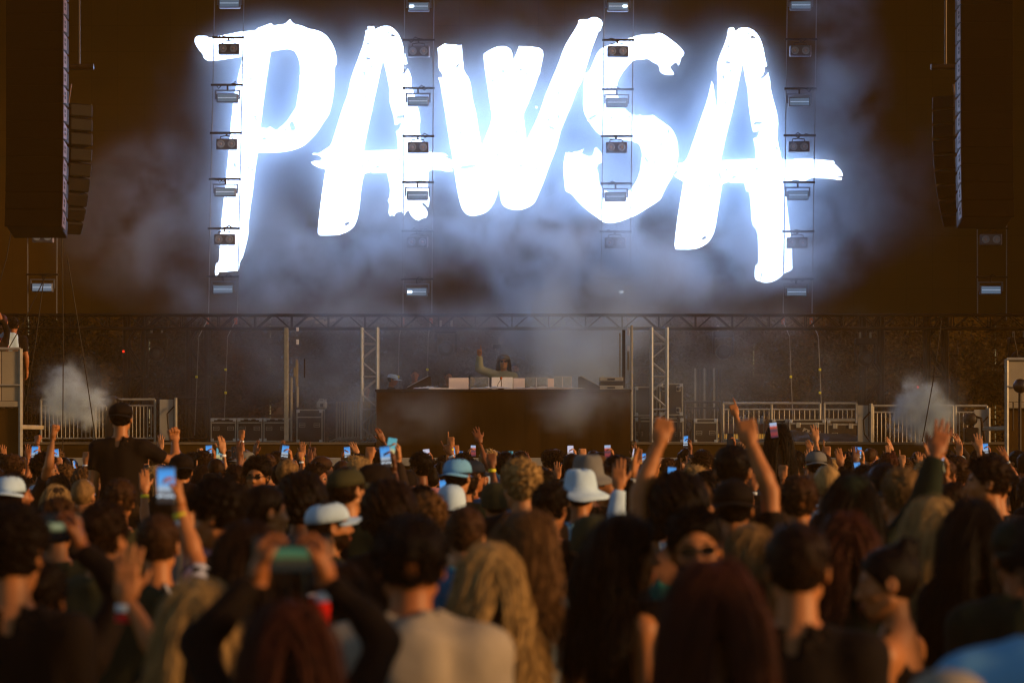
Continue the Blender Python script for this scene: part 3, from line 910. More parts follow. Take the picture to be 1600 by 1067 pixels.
# ---- terracotta ledge with lit panes and small bottles behind the right railing
le = empty('bar_ledge', (W(1200, 0, 46).x, 46, DECK), 'terracotta ledge with small amber lit panes behind the railing', 'ledge')
a, b = W(1118, 677, 46), W(1236, 662, 46)
MB().box((a.x - le.location.x, 0, a.z - DECK), (b.x - le.location.x, 0.3, b.z - DECK), 0.01).build('ledge_front', 'terracotta', le)
zt, zb = W(0, 678, 46).z - DECK, W(0, 687, 46).z - DECK
for k in range(14):
    xx = a.x - le.location.x + k * 0.098
    MB().box((xx, 0.02, zb), (xx + 0.086, 0.05, zt), 0.004).build('lit_pane', 'amber_lit', le)
MB().box((a.x - le.location.x, 0.055, 0), (b.x - le.location.x, 0.28, zt)).build('back_board', 'terracotta', le)
MB().box((a.x - le.location.x, 0.0, 0), (b.x - le.location.x, 0.05, zb - 0.004)).build('plinth', 'white_panel', le)
mat('clear_plastic', (0.55, 0.58, 0.60), 0.15, 0.6, alpha=0.6)
for k, px in enumerate((1157, 1161, 1164, 1168, 1186, 1191)):
    q = W(px, 662, 46.1)
    h = rnd.uniform(0.10, 0.18)
    t = empty('bottle', q, ('clear plastic bottle on the terracotta ledge, in the cluster of four' if k < 4 else 'clear plastic bottle on the terracotta ledge, in the pair'), 'bottle', 'bottles on the ledge, cluster' if k < 4 else 'bottles on the ledge, pair')
    MB().lathe([(0.03, 0), (0.033, 0.01), (0.033, h * 0.65), (0.014, h * 0.85), (0.014, h)], (0, 0, 0), 'z', 10).build('body', 'clear_plastic', t, True)
    MB().lathe([(0.016, h + 0.001), (0.016, h + 0.016)], (0, 0, 0), 'z', 10).build('cap', 'deck_white', t)

# ---- risers at both ends
def riser(px0, px1, ytop, ymid, Y, lab, side):
    a, b = W(px0, ymid, Y), W(px1, ytop, Y)
    root = empty('viewing_riser', ((a.x + b.x) / 2, Y, 0), lab, 'riser', 'viewing risers')
    hw = (b.x - a.x) / 2
    n = 6
    pw = 2 * hw / n
    for k in range(n):
        MB().box((-hw + k * pw + 0.006, 0, a.z + 0.10), (-hw + (k + 1) * pw - 0.006, 0.03, b.z - 0.01), 0.005).build('board', 'cream_panel', root)
    MB().box((-hw, -0.02, a.z), (hw, 0.05, a.z + 0.095), 0.01).build('front_beam', 'cream_panel', root)
    MB().box((-hw, 0.09, a.z - 0.35), (hw, 2.0, a.z - 0.28), 0.01).build('platform_floor', 'cream_panel', root)
    MB().tube([(-hw, -0.02, b.z + 0.02), (hw, -0.02, b.z + 0.02)], 0.025, 8).build('top_rail', 'galvanised', root)
    MB().tube([(-hw, -0.025, a.z + 0.35), (hw, -0.025, a.z + 0.35)], 0.015, 8).build('mid_rail', 'galvanised', root)
    for sx in (-1, 1):
        MB().tube([(sx * hw, 0.0, 0), (sx * hw, 0.0, b.z + 0.02)], 0.035, 8).build('corner_post', 'galvanised', root)
    MB().box((-hw + 0.04, 0.05, 0), (hw - 0.04, 0.08, a.z - 0.02)).build('base_cloth', 'black_scrim', root)
    return root, a.z - 0.28


ris_l, RISZ = riser(-150, 32, 547, 636, 38.6, 'cream boarded viewing riser carrying the watching people', -1)
ris_r, RISZ2 = riser(1573, 1740, 563, 638, 38.6, 'cream boarded viewing riser with a round black lamp in front', 1)
# round black lamp on the right riser
bl = empty('ball_lamp', (W(1594, 0, 38.2).x, 38.2, 0), 'round black lamp on a pole in front of the cream riser', 'lamp')
bz = W(0, 603, 38.2).z
sp_ = MB().lathe([(0.005, -0.115)] + [(0.115 * math.cos(t), 0.115 * math.sin(t)) for t in [R(-75 + 15 * k) for k in range(11)]] + [(0.005, 0.115)], (0, 0, bz), 'z', 20)
sp_.build('globe', 'black_plastic', bl, True)
MB().tube([(0, 0.02, 0), (0, 0.02, bz - 0.10)], 0.025, 8).build('pole', 'black_paint', bl)
MB().tube([(-0.11, 0, bz - 0.25), (-0.11, 0, bz - 0.7)], 0.012, 6).build('cable', 'cable_black', bl)

# ---- DJ booth
YB = 41.0
bz = W(0, 608, YB).z
xl, xr = W(588, 0, YB).x, W(985, 0, YB).x
bo = empty('dj_booth', ((xl + xr) / 2, YB, DECK_LO), 'long black cloth fronted booth table in mid-stage', 'booth')
hw, hb = (xr - xl) / 2, bz - DECK_LO
fv, ff = [], []
NX, NZ = 90, 14
for i in range(NX + 1):
    for j in range(NZ + 1):
        u, v = i / NX, j / NZ
        fv.append((-hw + 2 * hw * u, -0.012 + 0.006 * math.sin(u * 70 + 3 * mnoise.noise((u * 8, 0, 0))) * (1 - 0.6 * v) + 0.008 * mnoise.noise((u * 14, v * 3, 5)), hb * v))
for i in range(NX):
    for j in range(NZ):
        a = i * (NZ + 1) + j
        ff.append((a, a + NZ + 1, a + NZ + 2, a + 1))
MB().add(fv, ff).build('front_cloth', 'booth_cloth', bo, True)
MB().box((-hw, 0.02, 0), (hw, 1.0, hb - 0.05)).build('base', 'black_paint', bo)
MB().box((-hw - 0.02, -0.03, hb - 0.045), (hw + 0.02, 1.02, hb), 0.008).build('table_top', 'black_paint', bo)
TB = bz


def deck_panel(px0, px1, y0, y1, m, lab, tilt=18, Y=YB + 0.35):
    a, b = W(px0, y1, Y), W(px1, y0, Y)
    root = empty('tilted_screen', ((a.x + b.x) / 2, Y, TB), lab, 'panel', 'tilted panels on the booth')
    hw, h = (b.x - a.x) / 2, b.z - TB
    M = Matrix.Rotation(R(-tilt), 4, 'X')
    MB().box((-hw, 0, 0.02), (hw, 0.012, h / math.cos(R(tilt))), 0.003, M=M).build('face', m, root)
    MB().box((-hw, -0.03, 0.0), (hw, 0.05, 0.02), 0.003).build('base_strip', m, root)
    for s in (-1, 1):
        MB().tube([M @ Vector((s * hw * 0.8, 0.014, h * 0.6)), (s * hw * 0.8, h * 0.5, 0.0)], 0.006, 6).build('strut', 'dark_steel', root)
    return root


deck_panel(701, 732, 590, 605, 'deck_pink', 'pale pink tilted panel at the outer end of the booth row')
deck_panel(768, 801, 589, 604, 'deck_white', 'white tilted panel right in front of the DJ')
deck_panel(802, 820, 590.5, 605, 'deck_pink', 'pale pink tilted panel beside the white one')
deck_panel(856, 865.5, 591, 605, 'deck_pink', 'narrow pale pink panel at the far end of the booth row')
for (px0, px1, lab) in ((735, 764, 'clear acrylic guard between the pink and the white panel'), (821, 838, 'clear acrylic guard beside the pale pink panel'), (839, 855, 'clear acrylic guard next to the narrow pink panel'), (866, 879, 'clear acrylic guard standing past the panel row'), (880, 893, 'clear acrylic guard at the outermost end')):
    a, b = W(px0, 606, YB + 0.25), W(px1, 590 if px0 < 860 else 588.5, YB + 0.25)
    root = empty('acrylic_guard', ((a.x + b.x) / 2, YB + 0.25, TB), lab, 'guard', 'acrylic guards on the booth')
    hw, h = (b.x - a.x) / 2, b.z - TB
    MB().box((-hw, 0, 0.012), (hw, 0.006, h)).build('pane', 'acrylic', root)
    MB().box((-hw, -0.01, 0.0), (hw, 0.02, 0.011)).build('foot', 'deck_pink', root)
    MB().box((-hw, -0.002, h + 0.0005), (hw, 0.008, h + 0.005)).build('top_edge', 'deck_white', root)
    MB().box((hw - 0.006, -0.003, 0.013), (hw + 0.002, -0.0005, h)).build('side_edge', 'deck_white', root)
# turntables / mixer row behind the guards
for k, (px, wd, lab) in enumerate(((717, 0.32, 'flat dark player unit behind the outer pink panel'), (750, 0.30, 'flat dark player unit behind the wide acrylic guard'), (785, 0.34, 'flat dark mixer behind the white panel'), (815, 0.30, 'flat dark player unit behind the pink panel pair'), (846, 0.32, 'flat dark player unit behind the narrow pink panel'))):
    root = empty('player_unit', (W(px, 0, YB + 0.65).x, YB + 0.72, TB), lab, 'player', 'players and mixer on the booth')
    MB().box((-wd / 2, -0.18, 0.0), (wd / 2, 0.18, 0.07), 0.01).build('case', 'black_plastic', root)
    MB().lathe([(0.09, 0.0705), (0.09, 0.082), (0.085, 0.086)], (0, 0, 0), 'z', 20).build('platter' if k != 2 else 'dial', 'dark_steel', root, True)
    for j in range(4):
        MB().lathe([(0.012, 0.0705), (0.010, 0.092)], (-wd / 2 + 0.05 + j * (wd - 0.1) / 3, -0.14, 0), 'z', 8).build('knob', 'fixture_grey', root)
# side monitors: slanted wedges on the booth
for (px, s, lab) in ((655, 1, 'slanted dark wedge monitor near the white capped helper'), (922, -1, 'slanted dark wedge monitor near the equipment rack')):
    c = W(px, 0, YB + 0.5)
    root = empty('wedge_monitor', (c.x, YB + 0.45, TB), lab, 'monitor', 'wedge monitors on the booth')
    vs = [(-s * 0.20, 0, 0), (s * 0.20, 0, 0), (s * 0.20, 0, 0.22), (s * 0.16, 0, 0.23), (-s * 0.20, 0, 0.04)]
    vs += [(x, 0.3, z) for (x, y, z) in vs]
    fs = [(0, 1, 2, 3, 4), (9, 8, 7, 6, 5), (0, 5, 6, 1), (1, 6, 7, 2), (2, 7, 8, 3), (3, 8, 9, 4), (4, 9, 5, 0)]
    if s < 0:
        fs = [f[::-1] for f in fs]
    MB().add(vs, fs).build('cabinet', 'black_paint', root)
    MB().tube([(-s * 0.20, -0.006, 0.045), (s * 0.16, -0.006, 0.235)], 0.008, 6).build('edge_trim', 'aluminium', root)
rk = empty('equipment_rack', (W(955, 0, YB + 0.5).x, YB + 0.4, TB), 'low equipment rack with pale units at the booth end', 'rack')
for k in range(3):
    MB().box((-0.20, 0, 0.003 + k * 0.072), (0.20, 0.35, 0.07 + k * 0.072), 0.006).build('rack_unit', 'dark_steel' if k % 2 else 'galvanised', rk)
    MB().box((-0.07, -0.008, 0.02 + k * 0.072), (0.06, -0.0005, 0.05 + k * 0.072)).build('display', 'black_plastic', rk)
# crumpled sheets along the booth edge
for (pxa, pxb, lab) in ((735, 800, 'rumpled grey cloth along the booth edge below the white panel'), (801, 915, 'rumpled grey cloth along the booth edge past the pink panels'), (645, 692, 'rumpled pale cloth heap beside the slanted wedge monitor')):
    a, b = W(pxa, 0, YB), W(pxb, 0, YB)
    n = int((b.x - a.x) / 0.03)
    vs, fs = [], []
    for i in range(n + 1):
        for j in range(6):
            u, v = i / n, j / 5
            env = math.sin(math.pi * u) ** 0.5
            z = 0.012 + env * 0.055 * (0.5 + 0.8 * mnoise.noise((u * 9 + pxa, v * 2.5, 0))) * math.sin(math.pi * min(1, v * 1.1 + 0.05))
            vs.append((a.x + (b.x - a.x) * u, -0.02 + 0.22 * v, max(0.006, z)))
    for i in range(n):
        for j in range(5):
            q = i * 6 + j
            fs.append((q, q + 6, q + 7, q + 1))
    o = MB().add(vs, fs).build('rumpled_cloth', 'crumpled_sheet', None, True, (0, YB, TB))
    tag(o, lab, 'cloth', 'rumpled cloths on the booth')
# microphone on a gooseneck in front of the white panel
mc = empty('microphone', (W(783, 0, YB + 0.1).x, YB + 0.12, TB), 'small gooseneck microphone with orange tip before the white panel', 'microphone')
MB().lathe([(0.05, 0), (0.05, 0.012), (0.015, 0.02)], (0, 0, 0), 'z', 14).build('base', 'black_plastic', mc, True)
MB().tube([(0, 0, 0.015), (0.005, 0, 0.09), (0.0, -0.01, 0.17)], 0.008, 6).build('neck', 'black_plastic', mc)
MB().lathe([(0.010, 0.165), (0.022, 0.18), (0.022, 0.2), (0.010, 0.212)], (0, -0.01, 0), 'z', 12).build('tip', 'orange_tag', mc, True)
MB().tube([(-0.075, 0.01, 0.0), (-0.05, 0.0, 0.10), (0.0, -0.012, 0.17)], 0.005, 6).build('cable', 'cable_black', mc)
# lit light strip on the booth top
tag(MB().box((W(670, 0, YB).x, -0.02, 0), (W(713, 0, YB).x, 0.0, 0.018), 0.003).build('strip_bar', 'deck_white', None, False, (0, YB - 0.005, TB + 0.001)), 'thin white bar along the booth edge before the pink panel', 'bar')

# ---- the camera rig standing behind the DJ
rg = empty('fan_rig', (W(782, 0, 44.0).x, 44.0, DECK_LO), 'round lens rig on a stand behind the DJ', 'rig')
zc = W(0, 532, 44).z - DECK_LO
MB().tube([(0, 0, 0), (0, 0, zc - 0.10)], 0.02, 8).build('stand', 'dark_steel', rg)
MB().lathe([(0.055, 0.02), (0.058, -0.02), (0.050, -0.03), (0.040, -0.02)], (0.01, -0.05, zc), 'y', 20).build('lens', 'galvanised', rg, True)
MB().lathe([(0.039, -0.018), (0.01, -0.022)], (0.01, -0.05, zc), 'y', 20).build('glass', 'lamp_glass', rg, True)
MB().box((-0.14, -0.04, zc - 0.16), (-0.01, 0.05, zc - 0.07), 0.01).build('body', 'black_plastic', rg)
for k in range(5):
    MB().box((-0.16 + 0.06 * k, -0.06, zc - 0.12 - 0.05 * (k % 3)), (-0.14 + 0.06 * k, -0.042, zc - 0.10 - 0.05 * (k % 3)), 0.004).build('clip', 'galvanised', rg)
MB().tube([(-0.16, 0, zc - 0.075), (0.05, 0, zc - 0.05)], 0.008, 6).build('arm', 'galvanised', rg)

# ---- moving head lamps hanging from the header truss
mh0 = None
for (px, py, Y, lab) in ((245, 548, 46.8, 'dark moving head lamp hanging above the pale gate panel'), (697, 540, 44.2, 'dark moving head lamp hanging above the wedge monitor'), (1352, 556, 46.8, 'dark moving head lamp hanging above the right gate panel'), (1592, 555, 46.5, 'dark moving head lamp hanging above the round black lamp'), (1130, 545, 46.8, 'dark moving head lamp hanging above the small flight case')):
    p = W(px, py, Y)
    if mh0 is None:
        t = mh0 = empty('moving_head', p, lab, 'stage light', 'hanging moving head lamps')
        MB().box((-0.20, -0.15, 0.22), (0.20, 0.15, 0.34), 0.02).build('base', 'black_paint', t)
        MB().box((-0.21, -0.05, -0.12), (-0.16, 0.05, 0.219), 0.01).build('yoke_arm', 'dark_steel', t)
        MB().box((0.16, -0.05, -0.12), (0.21, 0.05, 0.219), 0.01).build('yoke_arm', 'dark_steel', t)
        MB().lathe([(0.10, 0.20), (0.14, 0.12), (0.15, -0.08), (0.13, -0.16), (0.10, -0.17)], (0, 0, -0.06), 'y', 18).build('head', 'black_paint', t, True)
        MB().lathe([(0.099, -0.172), (0.06, -0.178), (0.01, -0.18)], (0, 0, -0.06), 'y', 18).build('lens', 'lens_dim', t, True)
        for s in (-1, 1):
            MB().box((s * 0.1 - 0.02, -0.02, 0.341), (s * 0.1 + 0.02, 0.02, 0.46), 0.005).build('clamp', 'galvanised', t)
    else:
        copy_thing(mh0, p, lab)
for (px, py, lab) in ((193, 549, 'small red indicator lamp on the dark left support tower'), (1434, 605, 'small red indicator lamp above the right gas cloud')):
    t = empty('indicator_lamp', W(px, py, 47.0), lab, 'indicator', 'red indicator lamps')
    MB().box((-0.02, -0.012, -0.022), (0.02, 0.0, 0.022), 0.006).build('lens', 'red_led', t)
    MB().box((-0.03, 0.001, -0.04), (0.03, 0.05, 0.04), 0.006).build('housing', 'black_plastic', t)

# ---- gas jet machines
for (px, py, lab) in ((176, 628, 'black gas jet nozzle blowing the left cloud'), (1517, 655, 'black gas jet nozzle blowing the right cloud')):
    p = W(px, py, 41.4)
    t = empty('gas_jet', (p.x, p.y, DECK), lab, 'gas jet', 'gas jet machines')
    s = -1 if px < 800 else -1
    MB().box((-0.12, -0.1, 0), (0.12, 0.1, p.z - DECK - 0.14), 0.02).build('base', 'black_plastic', t)
    MB().lathe([(0.06, -0.12), (0.10, -0.08), (0.11, 0.05), (0.06, 0.10)], (0, 0, p.z - DECK), 'x', 16).build('nozzle', 'black_paint', t, True)
    MB().tube([(0.0, 0, p.z - DECK - 0.14), (0.0, 0, p.z - DECK - 0.09)], 0.03, 8).build('neck', 'dark_steel', t)
    MB().tube([(0.05, -0.05, p.z - DECK + 0.05), (0.16, -0.08, p.z - DECK + 0.02), (0.20, -0.1, p.z - DECK - 0.25), (0.22, -0.1, 0.01)], 0.022, 8).build('hose', 'dark_steel', t)

# ---- dark fence added to block bright sky, and trees behind the stage
fe = empty('added_backdrop', (0, 60, 0), 'tall dark scrim fence added behind the trees to block the sky', 'backdrop')
for k in range(20):
    MB().box((-30 + k * 3.0 + 0.012, 0, 0), (-27 + k * 3.0 - 0.012, 0.05, 7.5)).build('backdrop_panel', 'black_cloth', fe)


def leaf_mesh(name, seed, n, rx, ry, rz, size):
    r_ = random.Random(seed)
    cl = []
    for k in range(34):
        u = r_.uniform(-1, 1)
        a = r_.uniform(0, 6.283)
        rr = r_.uniform(0.35, 1.0)
        s = math.sqrt(1 - u * u)
        cl.append((Vector((s * math.cos(a) * rx * rr, s * math.sin(a) * ry * rr, u * rz * rr)), r_.uniform(0.35, 0.75)))
    vs, fs = [], []
    for k in range(n):
        c, cr = r_.choice(cl)
        d = Vector((r_.gauss(0, 1), r_.gauss(0, 1), r_.gauss(0, 1))).normalized() * cr * r_.random() ** 0.4
        p = c + d
        q = Euler((r_.uniform(-1, 1), r_.uniform(-1, 1), r_.uniform(0, 6.28))).to_matrix()
        s = size * r_.uniform(0.6, 1.4)
        b = len(vs)
        for v in ((-1, 0, 0), (0, -0.5, 0.15), (1, 0, 0), (0, 0.5, 0.15)):
            vs.append(p + q @ (Vector(v) * s))
        fs.append((b, b + 1, b + 2, b + 3))
    return MB().add(vs, fs).mesh(name)


TREEW = ['the watching people riser', 'the left gas cloud', 'the pale gate panel on the left', 'the row of three flight cases', 'the flat pale upright post', 'the left truss tower', 'the outer pink panel', 'the bearded man', 'the right wedge monitor', 'the right truss tower', 'the upright scaffold poles', 'the terracotta ledge', 'the right gate panel', 'the right gas cloud', 'the round black lamp']
lm = [leaf_mesh('crown', 5, 15000, 2.1, 1.6, 2.2, 0.045), leaf_mesh('crown', 9, 15000, 1.9, 1.5, 2.5, 0.045)]
for i, (px, Y, sc_) in enumerate(((40, 52, 1.0), (150, 54, 1.15), (255, 52.5, 1.05), (360, 54, 1.0), (470, 53, 1.05), (590, 54, 1.1), (710, 53, 1.0), (830, 54, 1.1), (950, 52.8, 1.0), (1060, 54, 1.1), (1170, 52.5, 1.05), (1275, 53.5, 1.15), (1385, 52.2, 1.0), (1490, 54, 1.1), (1590, 52.6, 1.05))):
    p = W(px, 0, Y)
    side = ('behind the left half of the stage', 'behind the right half of the stage')[px > 800]
    t = empty('tree', (p.x, Y, 0), 'dim ' + ('olive' if i % 3 == 1 else 'dark') + ' leafy tree behind ' + TREEW[i], 'tree', 'trees behind the stage')
    t.rotation_euler = (0, 0, rnd.uniform(0, 6.28))
    t.scale = (sc_, sc_, sc_)
    c = bpy.data.objects.new('crown', lm[i % 2])
    COL.objects.link(c)
    c.parent = t
    c.location = (0, 0, 3.1)
    if not lm[i % 2].materials:
        lm[i % 2].materials.append(MATS['leaf_dark'])
    c.material_slots[0].link = 'OBJECT'
    c.material_slots[0].material = MATS['leaf_olive' if i % 3 == 1 else 'leaf_dark']
    tb = MB().tube([(0, 0, 0), (0.04, 0.02, 1.2), (-0.03, 0, 2.4), (0.02, 0, 3.6)], [0.16, 0.13, 0.10, 0.05], 8)
    for k in range(4):
        a = k * 1.7
        tb.tube([(0, 0, 1.6 + 0.3 * k), (0.5 * math.cos(a), 0.5 * math.sin(a), 2.3 + 0.3 * k), (1.1 * math.cos(a), 1.1 * math.sin(a), 2.9 + 0.3 * k)], [0.07, 0.05, 0.02], 6)
    tb.build('trunk', 'bark', t, True)

# ================================================================== people: surfaces grown from distance fields
F32 = np.float32


def smin(a, b, k):
    h = np.clip(0.5 + 0.5 * (b - a) / k, 0, 1)
    return b + (a - b) * h - k * h * (1 - h)


def smax(a, b, k):
    return -smin(-a, -b, k)


def d_cap(P, a, b, ra, rb):
    a, b = np.asarray(a, F32), np.asarray(b, F32)
    ba = b - a
    pa = P - a
    h = np.clip((pa @ ba) / max(1e-9, float(ba @ ba)), 0, 1)
    q = pa - h[..., None] * ba
    return np.sqrt((q * q).sum(-1)) - (ra + (rb - ra) * h)


def d_ell(P, c, r):
    p = P - np.asarray(c, F32)
    r = np.asarray(r, F32)
    k0 = np.sqrt(((p / r) ** 2).sum(-1))
    k1 = np.sqrt(((p / (r * r)) ** 2).sum(-1))
    return k0 * (k0 - 1) / np.maximum(k1, 1e-6)


def grid(lo, hi, h):
    ax = [np.arange(lo[i], hi[i] + h, h, dtype=F32) for i in range(3)]
    return np.stack(np.meshgrid(*ax, indexing='ij'), -1)


def surface_nets(f, lo, h):
    """closed quad surface of f = 0"""
    ins = f < 0
    nx, ny, nz = f.shape
    C = ins[:-1, :-1, :-1].astype(np.int8)
    cnt = np.zeros((nx - 1, ny - 1, nz - 1), np.int8)
    for dx in (0, 1):
        for dy in (0, 1):
            for dz in (0, 1):
                cnt += ins[dx:nx - 1 + dx, dy:ny - 1 + dy, dz:nz - 1 + dz]
    act = (cnt > 0) & (cnt < 8)
    idx = np.full(act.shape, -1, np.int32)
    cells = np.argwhere(act)
    idx[act] = np.arange(len(cells))
    i, j, k = cells.T
    acc = np.zeros((len(cells), 3), F32)
    num = np.zeros(len(cells), F32)
    cor = [(0, 0, 0), (1, 0, 0), (0, 1, 0), (1, 1, 0), (0, 0, 1), (1, 0, 1), (0, 1, 1), (1, 1, 1)]
    vals = [f[i + c[0], j + c[1], k + c[2]] for c in cor]
    for a in range(8):
        for b in range(a + 1, 8):
            ca, cb = cor[a], cor[b]
            if sum(x != y for x, y in zip(ca, cb)) != 1:
                continue
            va, vb = vals[a], vals[b]
            m = (va < 0) != (vb < 0)
            t = np.where(m, va / np.where(np.abs(va - vb) < 1e-12, 1, va - vb), 0)
            for ax in range(3):
                acc[:, ax] += np.where(m, ca[ax] + (cb[ax] - ca[ax]) * t, 0)
            num += m
    V = (cells + acc / np.maximum(num, 1)[:, None]) * h + np.asarray(lo, F32)
    Q = []
    for ax in range(3):
        u, v = (ax + 1) % 3, (ax + 2) % 3
        sl0 = [slice(None)] * 3
        sl1 = [slice(None)] * 3
        sl0[ax] = slice(0, -1)
        sl1[ax] = slice(1, None)
        A, B = ins[tuple(sl0)], ins[tuple(sl1)]
        e = np.argwhere(A != B)
        if not len(e):
            continue
        ok = (e[:, u] > 0) & (e[:, v] > 0) & (e[:, u] < f.shape[u] - 1) & (e[:, v] < f.shape[v] - 1)
        e = e[ok]
        fl = A[tuple(e.T)]
        def cell(du, dv):
            c = e.copy()
            c[:, u] += du
            c[:, v] += dv
            return idx[tuple(c.T)]
        q = np.stack([cell(-1, -1), cell(0, -1), cell(0, 0), cell(-1, 0)], 1)
        q[~fl] = q[~fl][:, ::-1]
        Q.append(q)
    Q = np.concatenate(Q)
    Q = Q[(Q >= 0).all(1)]
    return V.astype(F32), Q.astype(np.int32)


def raw_mesh(name, V, Q, mi=None, smooth=True):
    me = bpy.data.meshes.new(name)
    me.vertices.add(len(V))
    me.vertices.foreach_set('co', np.ascontiguousarray(V, F32).ravel())
    n = Q.shape[1]
    me.loops.add(len(Q) * n)
    me.loops.foreach_set('vertex_index', np.ascontiguousarray(Q, np.int32).ravel())
    me.polygons.add(len(Q))
    me.polygons.foreach_set('loop_start', np.arange(0, len(Q) * n, n, dtype=np.int32))
    if mi is not None:
        me.polygons.foreach_set('material_index', mi.astype(np.int32))
    me.polygons.foreach_set('use_smooth', np.full(len(Q), smooth))
    me.update(calc_edges=True)
    return me


def xf(V, M):
    A = np.array(M, F32)
    return V @ A[:3, :3].T + A[:3, 3]


# ---- hands -------------------------------------------------------------
HP = {  # curl of the four fingers (deg per joint) and spread
 'open': ([(6, 8, 6), (4, 8, 6), (6, 10, 8), (8, 12, 8)], 1.25, 'out'),
 'flat': ([(10, 12, 8), (10, 12, 8), (12, 14, 8), (14, 14, 8)], 0.35, 'out'),
 'relaxed': ([(20, 28, 16), (26, 34, 20), (30, 38, 22), (34, 40, 24)], 0.5, 'out'),
 'fist': ([(78, 96, 62), (80, 98, 62), (82, 98, 62), (84, 98, 62)], 0.15, 'in'),
 'point': ([(4, 5, 4), (74, 96, 60), (80, 98, 62), (82, 98, 62)], 0.2, 'in'),
 'peace': ([(4, 5, 4), (3, 5, 4), (78, 96, 60), (82, 98, 62)], 1.3, 'in'),
 'hold': ([(38, 52, 34), (42, 56, 36), (46, 58, 36), (50, 60, 36)], 0.35, 'grip'),
}


def d_hand(P, pose, thumb):
    """P in hand space (right hand: thumb at -x, fingers +z, palm +y)"""
    cur, spread, tm = HP[pose]
    p = np.abs(P - np.array((0, 0, 0.047), F32)) - np.array((0.030, 0.0045, 0.040), F32)
    d = np.sqrt((np.maximum(p, 0) ** 2).sum(-1)) + np.minimum(p.max(-1), 0) - 0.0095
    d = smin(d, d_cap(P, (0, 0, -0.035), (0, 0, 0.02), 0.027, 0.026), 0.02)
    d = smin(d, d_ell(P, (-0.024, 0.010, 0.034), (0.017, 0.014, 0.028)), 0.012)
    out = d
    for i in range(4):
        bx = (-0.0295, -0.0100, 0.0100, 0.0285)[i]
        L = (0.076, 0.084, 0.078, 0.062)[i]
        r = (0.0092, 0.0095, 0.0091, 0.0080)[i]
        sp = R((-7, -1.5, 4, 10)[i] * spread)
        p0 = np.array((bx, 0, 0.084 - (0.007 if i == 3 else 0)), F32)
        an = 0.0
        fd = None
        for s, fr in enumerate((0.44, 0.31, 0.25)):
            an += R(cur[i][s])
            dr = np.array((math.sin(sp) * math.cos(an), math.sin(an), math.cos(sp) * math.cos(an)), F32)
            p1 = p0 + dr * L * fr
            dd = d_cap(P, p0, p1, r * (1 - 0.06 * s), r * (1 - 0.06 * (s + 1)))
            fd = dd if fd is None else smin(fd, dd, 0.004)
            p0 = p1
        out = smin(out, fd, 0.0045)
    t0 = np.array((-0.026, 0.008, 0.030), F32)
    if tm == 'out':
        t1, t2 = (-0.055, 0.014, 0.056), (-0.068, 0.018, 0.086)
    elif tm == 'in':
        t1, t2 = (-0.040, 0.030, 0.062), (-0.010, 0.040, 0.072)
    else:
        t1, t2 = (-0.050, 0.022, 0.058), (-0.046, 0.038, 0.086)
    td = smin(d_cap(P, t0, t1, 0.0135, 0.0110), d_cap(P, t1, t2, 0.0110, 0.0085), 0.005)
    return smin(out, td, 0.008)


_hand_cache = {}


def hand_mesh(pose, left, h):
    key = (pose, left, h)
    if key not in _hand_cache:
        lo = (-0.09, -0.035, -0.03)
        P = grid(lo, (0.06, 0.115, 0.19), h)
        f = d_hand(P, pose, left)
        V, Q = surface_nets(f, lo, h)
        if left:
            V = V * np.array((-1, 1, 1), F32)
            Q = Q[:, ::-1]
        _hand_cache[key] = (V, Q)
    return _hand_cache[key]


# ---- heads ---------------------------------------------------------------
def d_head(P, nb, fem):
    d = d_ell(P, (0, -0.018, 0.028), (0.076, 0.098, 0.092))
    d = smin(d, d_ell(P, (0, 0.020, -0.035), (0.060 - 0.003 * fem, 0.068, 0.082)), 0.03)
    d = smin(d, d_ell(P, (0, 0.052, -0.088), (0.026 - 0.004 * fem, 0.026, 0.024)), 0.03)
    X = P.copy()
    X[..., 0] = np.abs(X[..., 0])
    d = smin(d, d_cap(X, (0.050, -0.002, -0.060), (0.012, 0.056, -0.092), 0.014, 0.016), 0.022)
    d = smin(d, d_ell(X, (0.038, 0.056, -0.026), (0.022, 0.020, 0.022)), 0.02)
    d = smin(d, d_cap(X, (0.0, 0.078, 0.020), (0.036, 0.070, 0.020), 0.010, 0.010), 0.014)
    d = smax(d, -d_ell(X, (0.031, 0.098, 0.001), (0.017, 0.020, 0.012)), 0.010)
    d = smin(d, d_ell(X, (0.031, 0.0745, 0.0), (0.0125, 0.0125, 0.0115)), 0.003)
    n = smin(d_cap(P, (0, 0.083, 0.012), (0, 0.106, -0.030), 0.007, 0.0105), d_ell(X, (0.0095, 0.095, -0.035), (0.008, 0.010, 0.007)), 0.006)
    d = smin(d, n, 0.009)
    d = smin(d, d_cap(X, (0, 0.090, -0.0610), (0.019, 0.081, -0.0625), 0.0062, 0.0035), 0.006)
    d = smin(d, d_cap(X, (0, 0.089, -0.0725), (0.015, 0.081, -0.0715), 0.0068, 0.0040), 0.006)
    e = np.maximum(d_ell(X, (0.0785, -0.012, -0.004), (0.010, 0.021, 0.032)), -d_ell(X, (0.087, -0.008, 0.0), (0.006, 0.012, 0.018)))
    d = smin(d, e, 0.006)
    d = smin(d, d_cap(P, (0, -0.022, -0.075), nb, 0.050 - 0.006 * fem, 0.062 - 0.008 * fem), 0.018)
    return d


_head_cache = {}


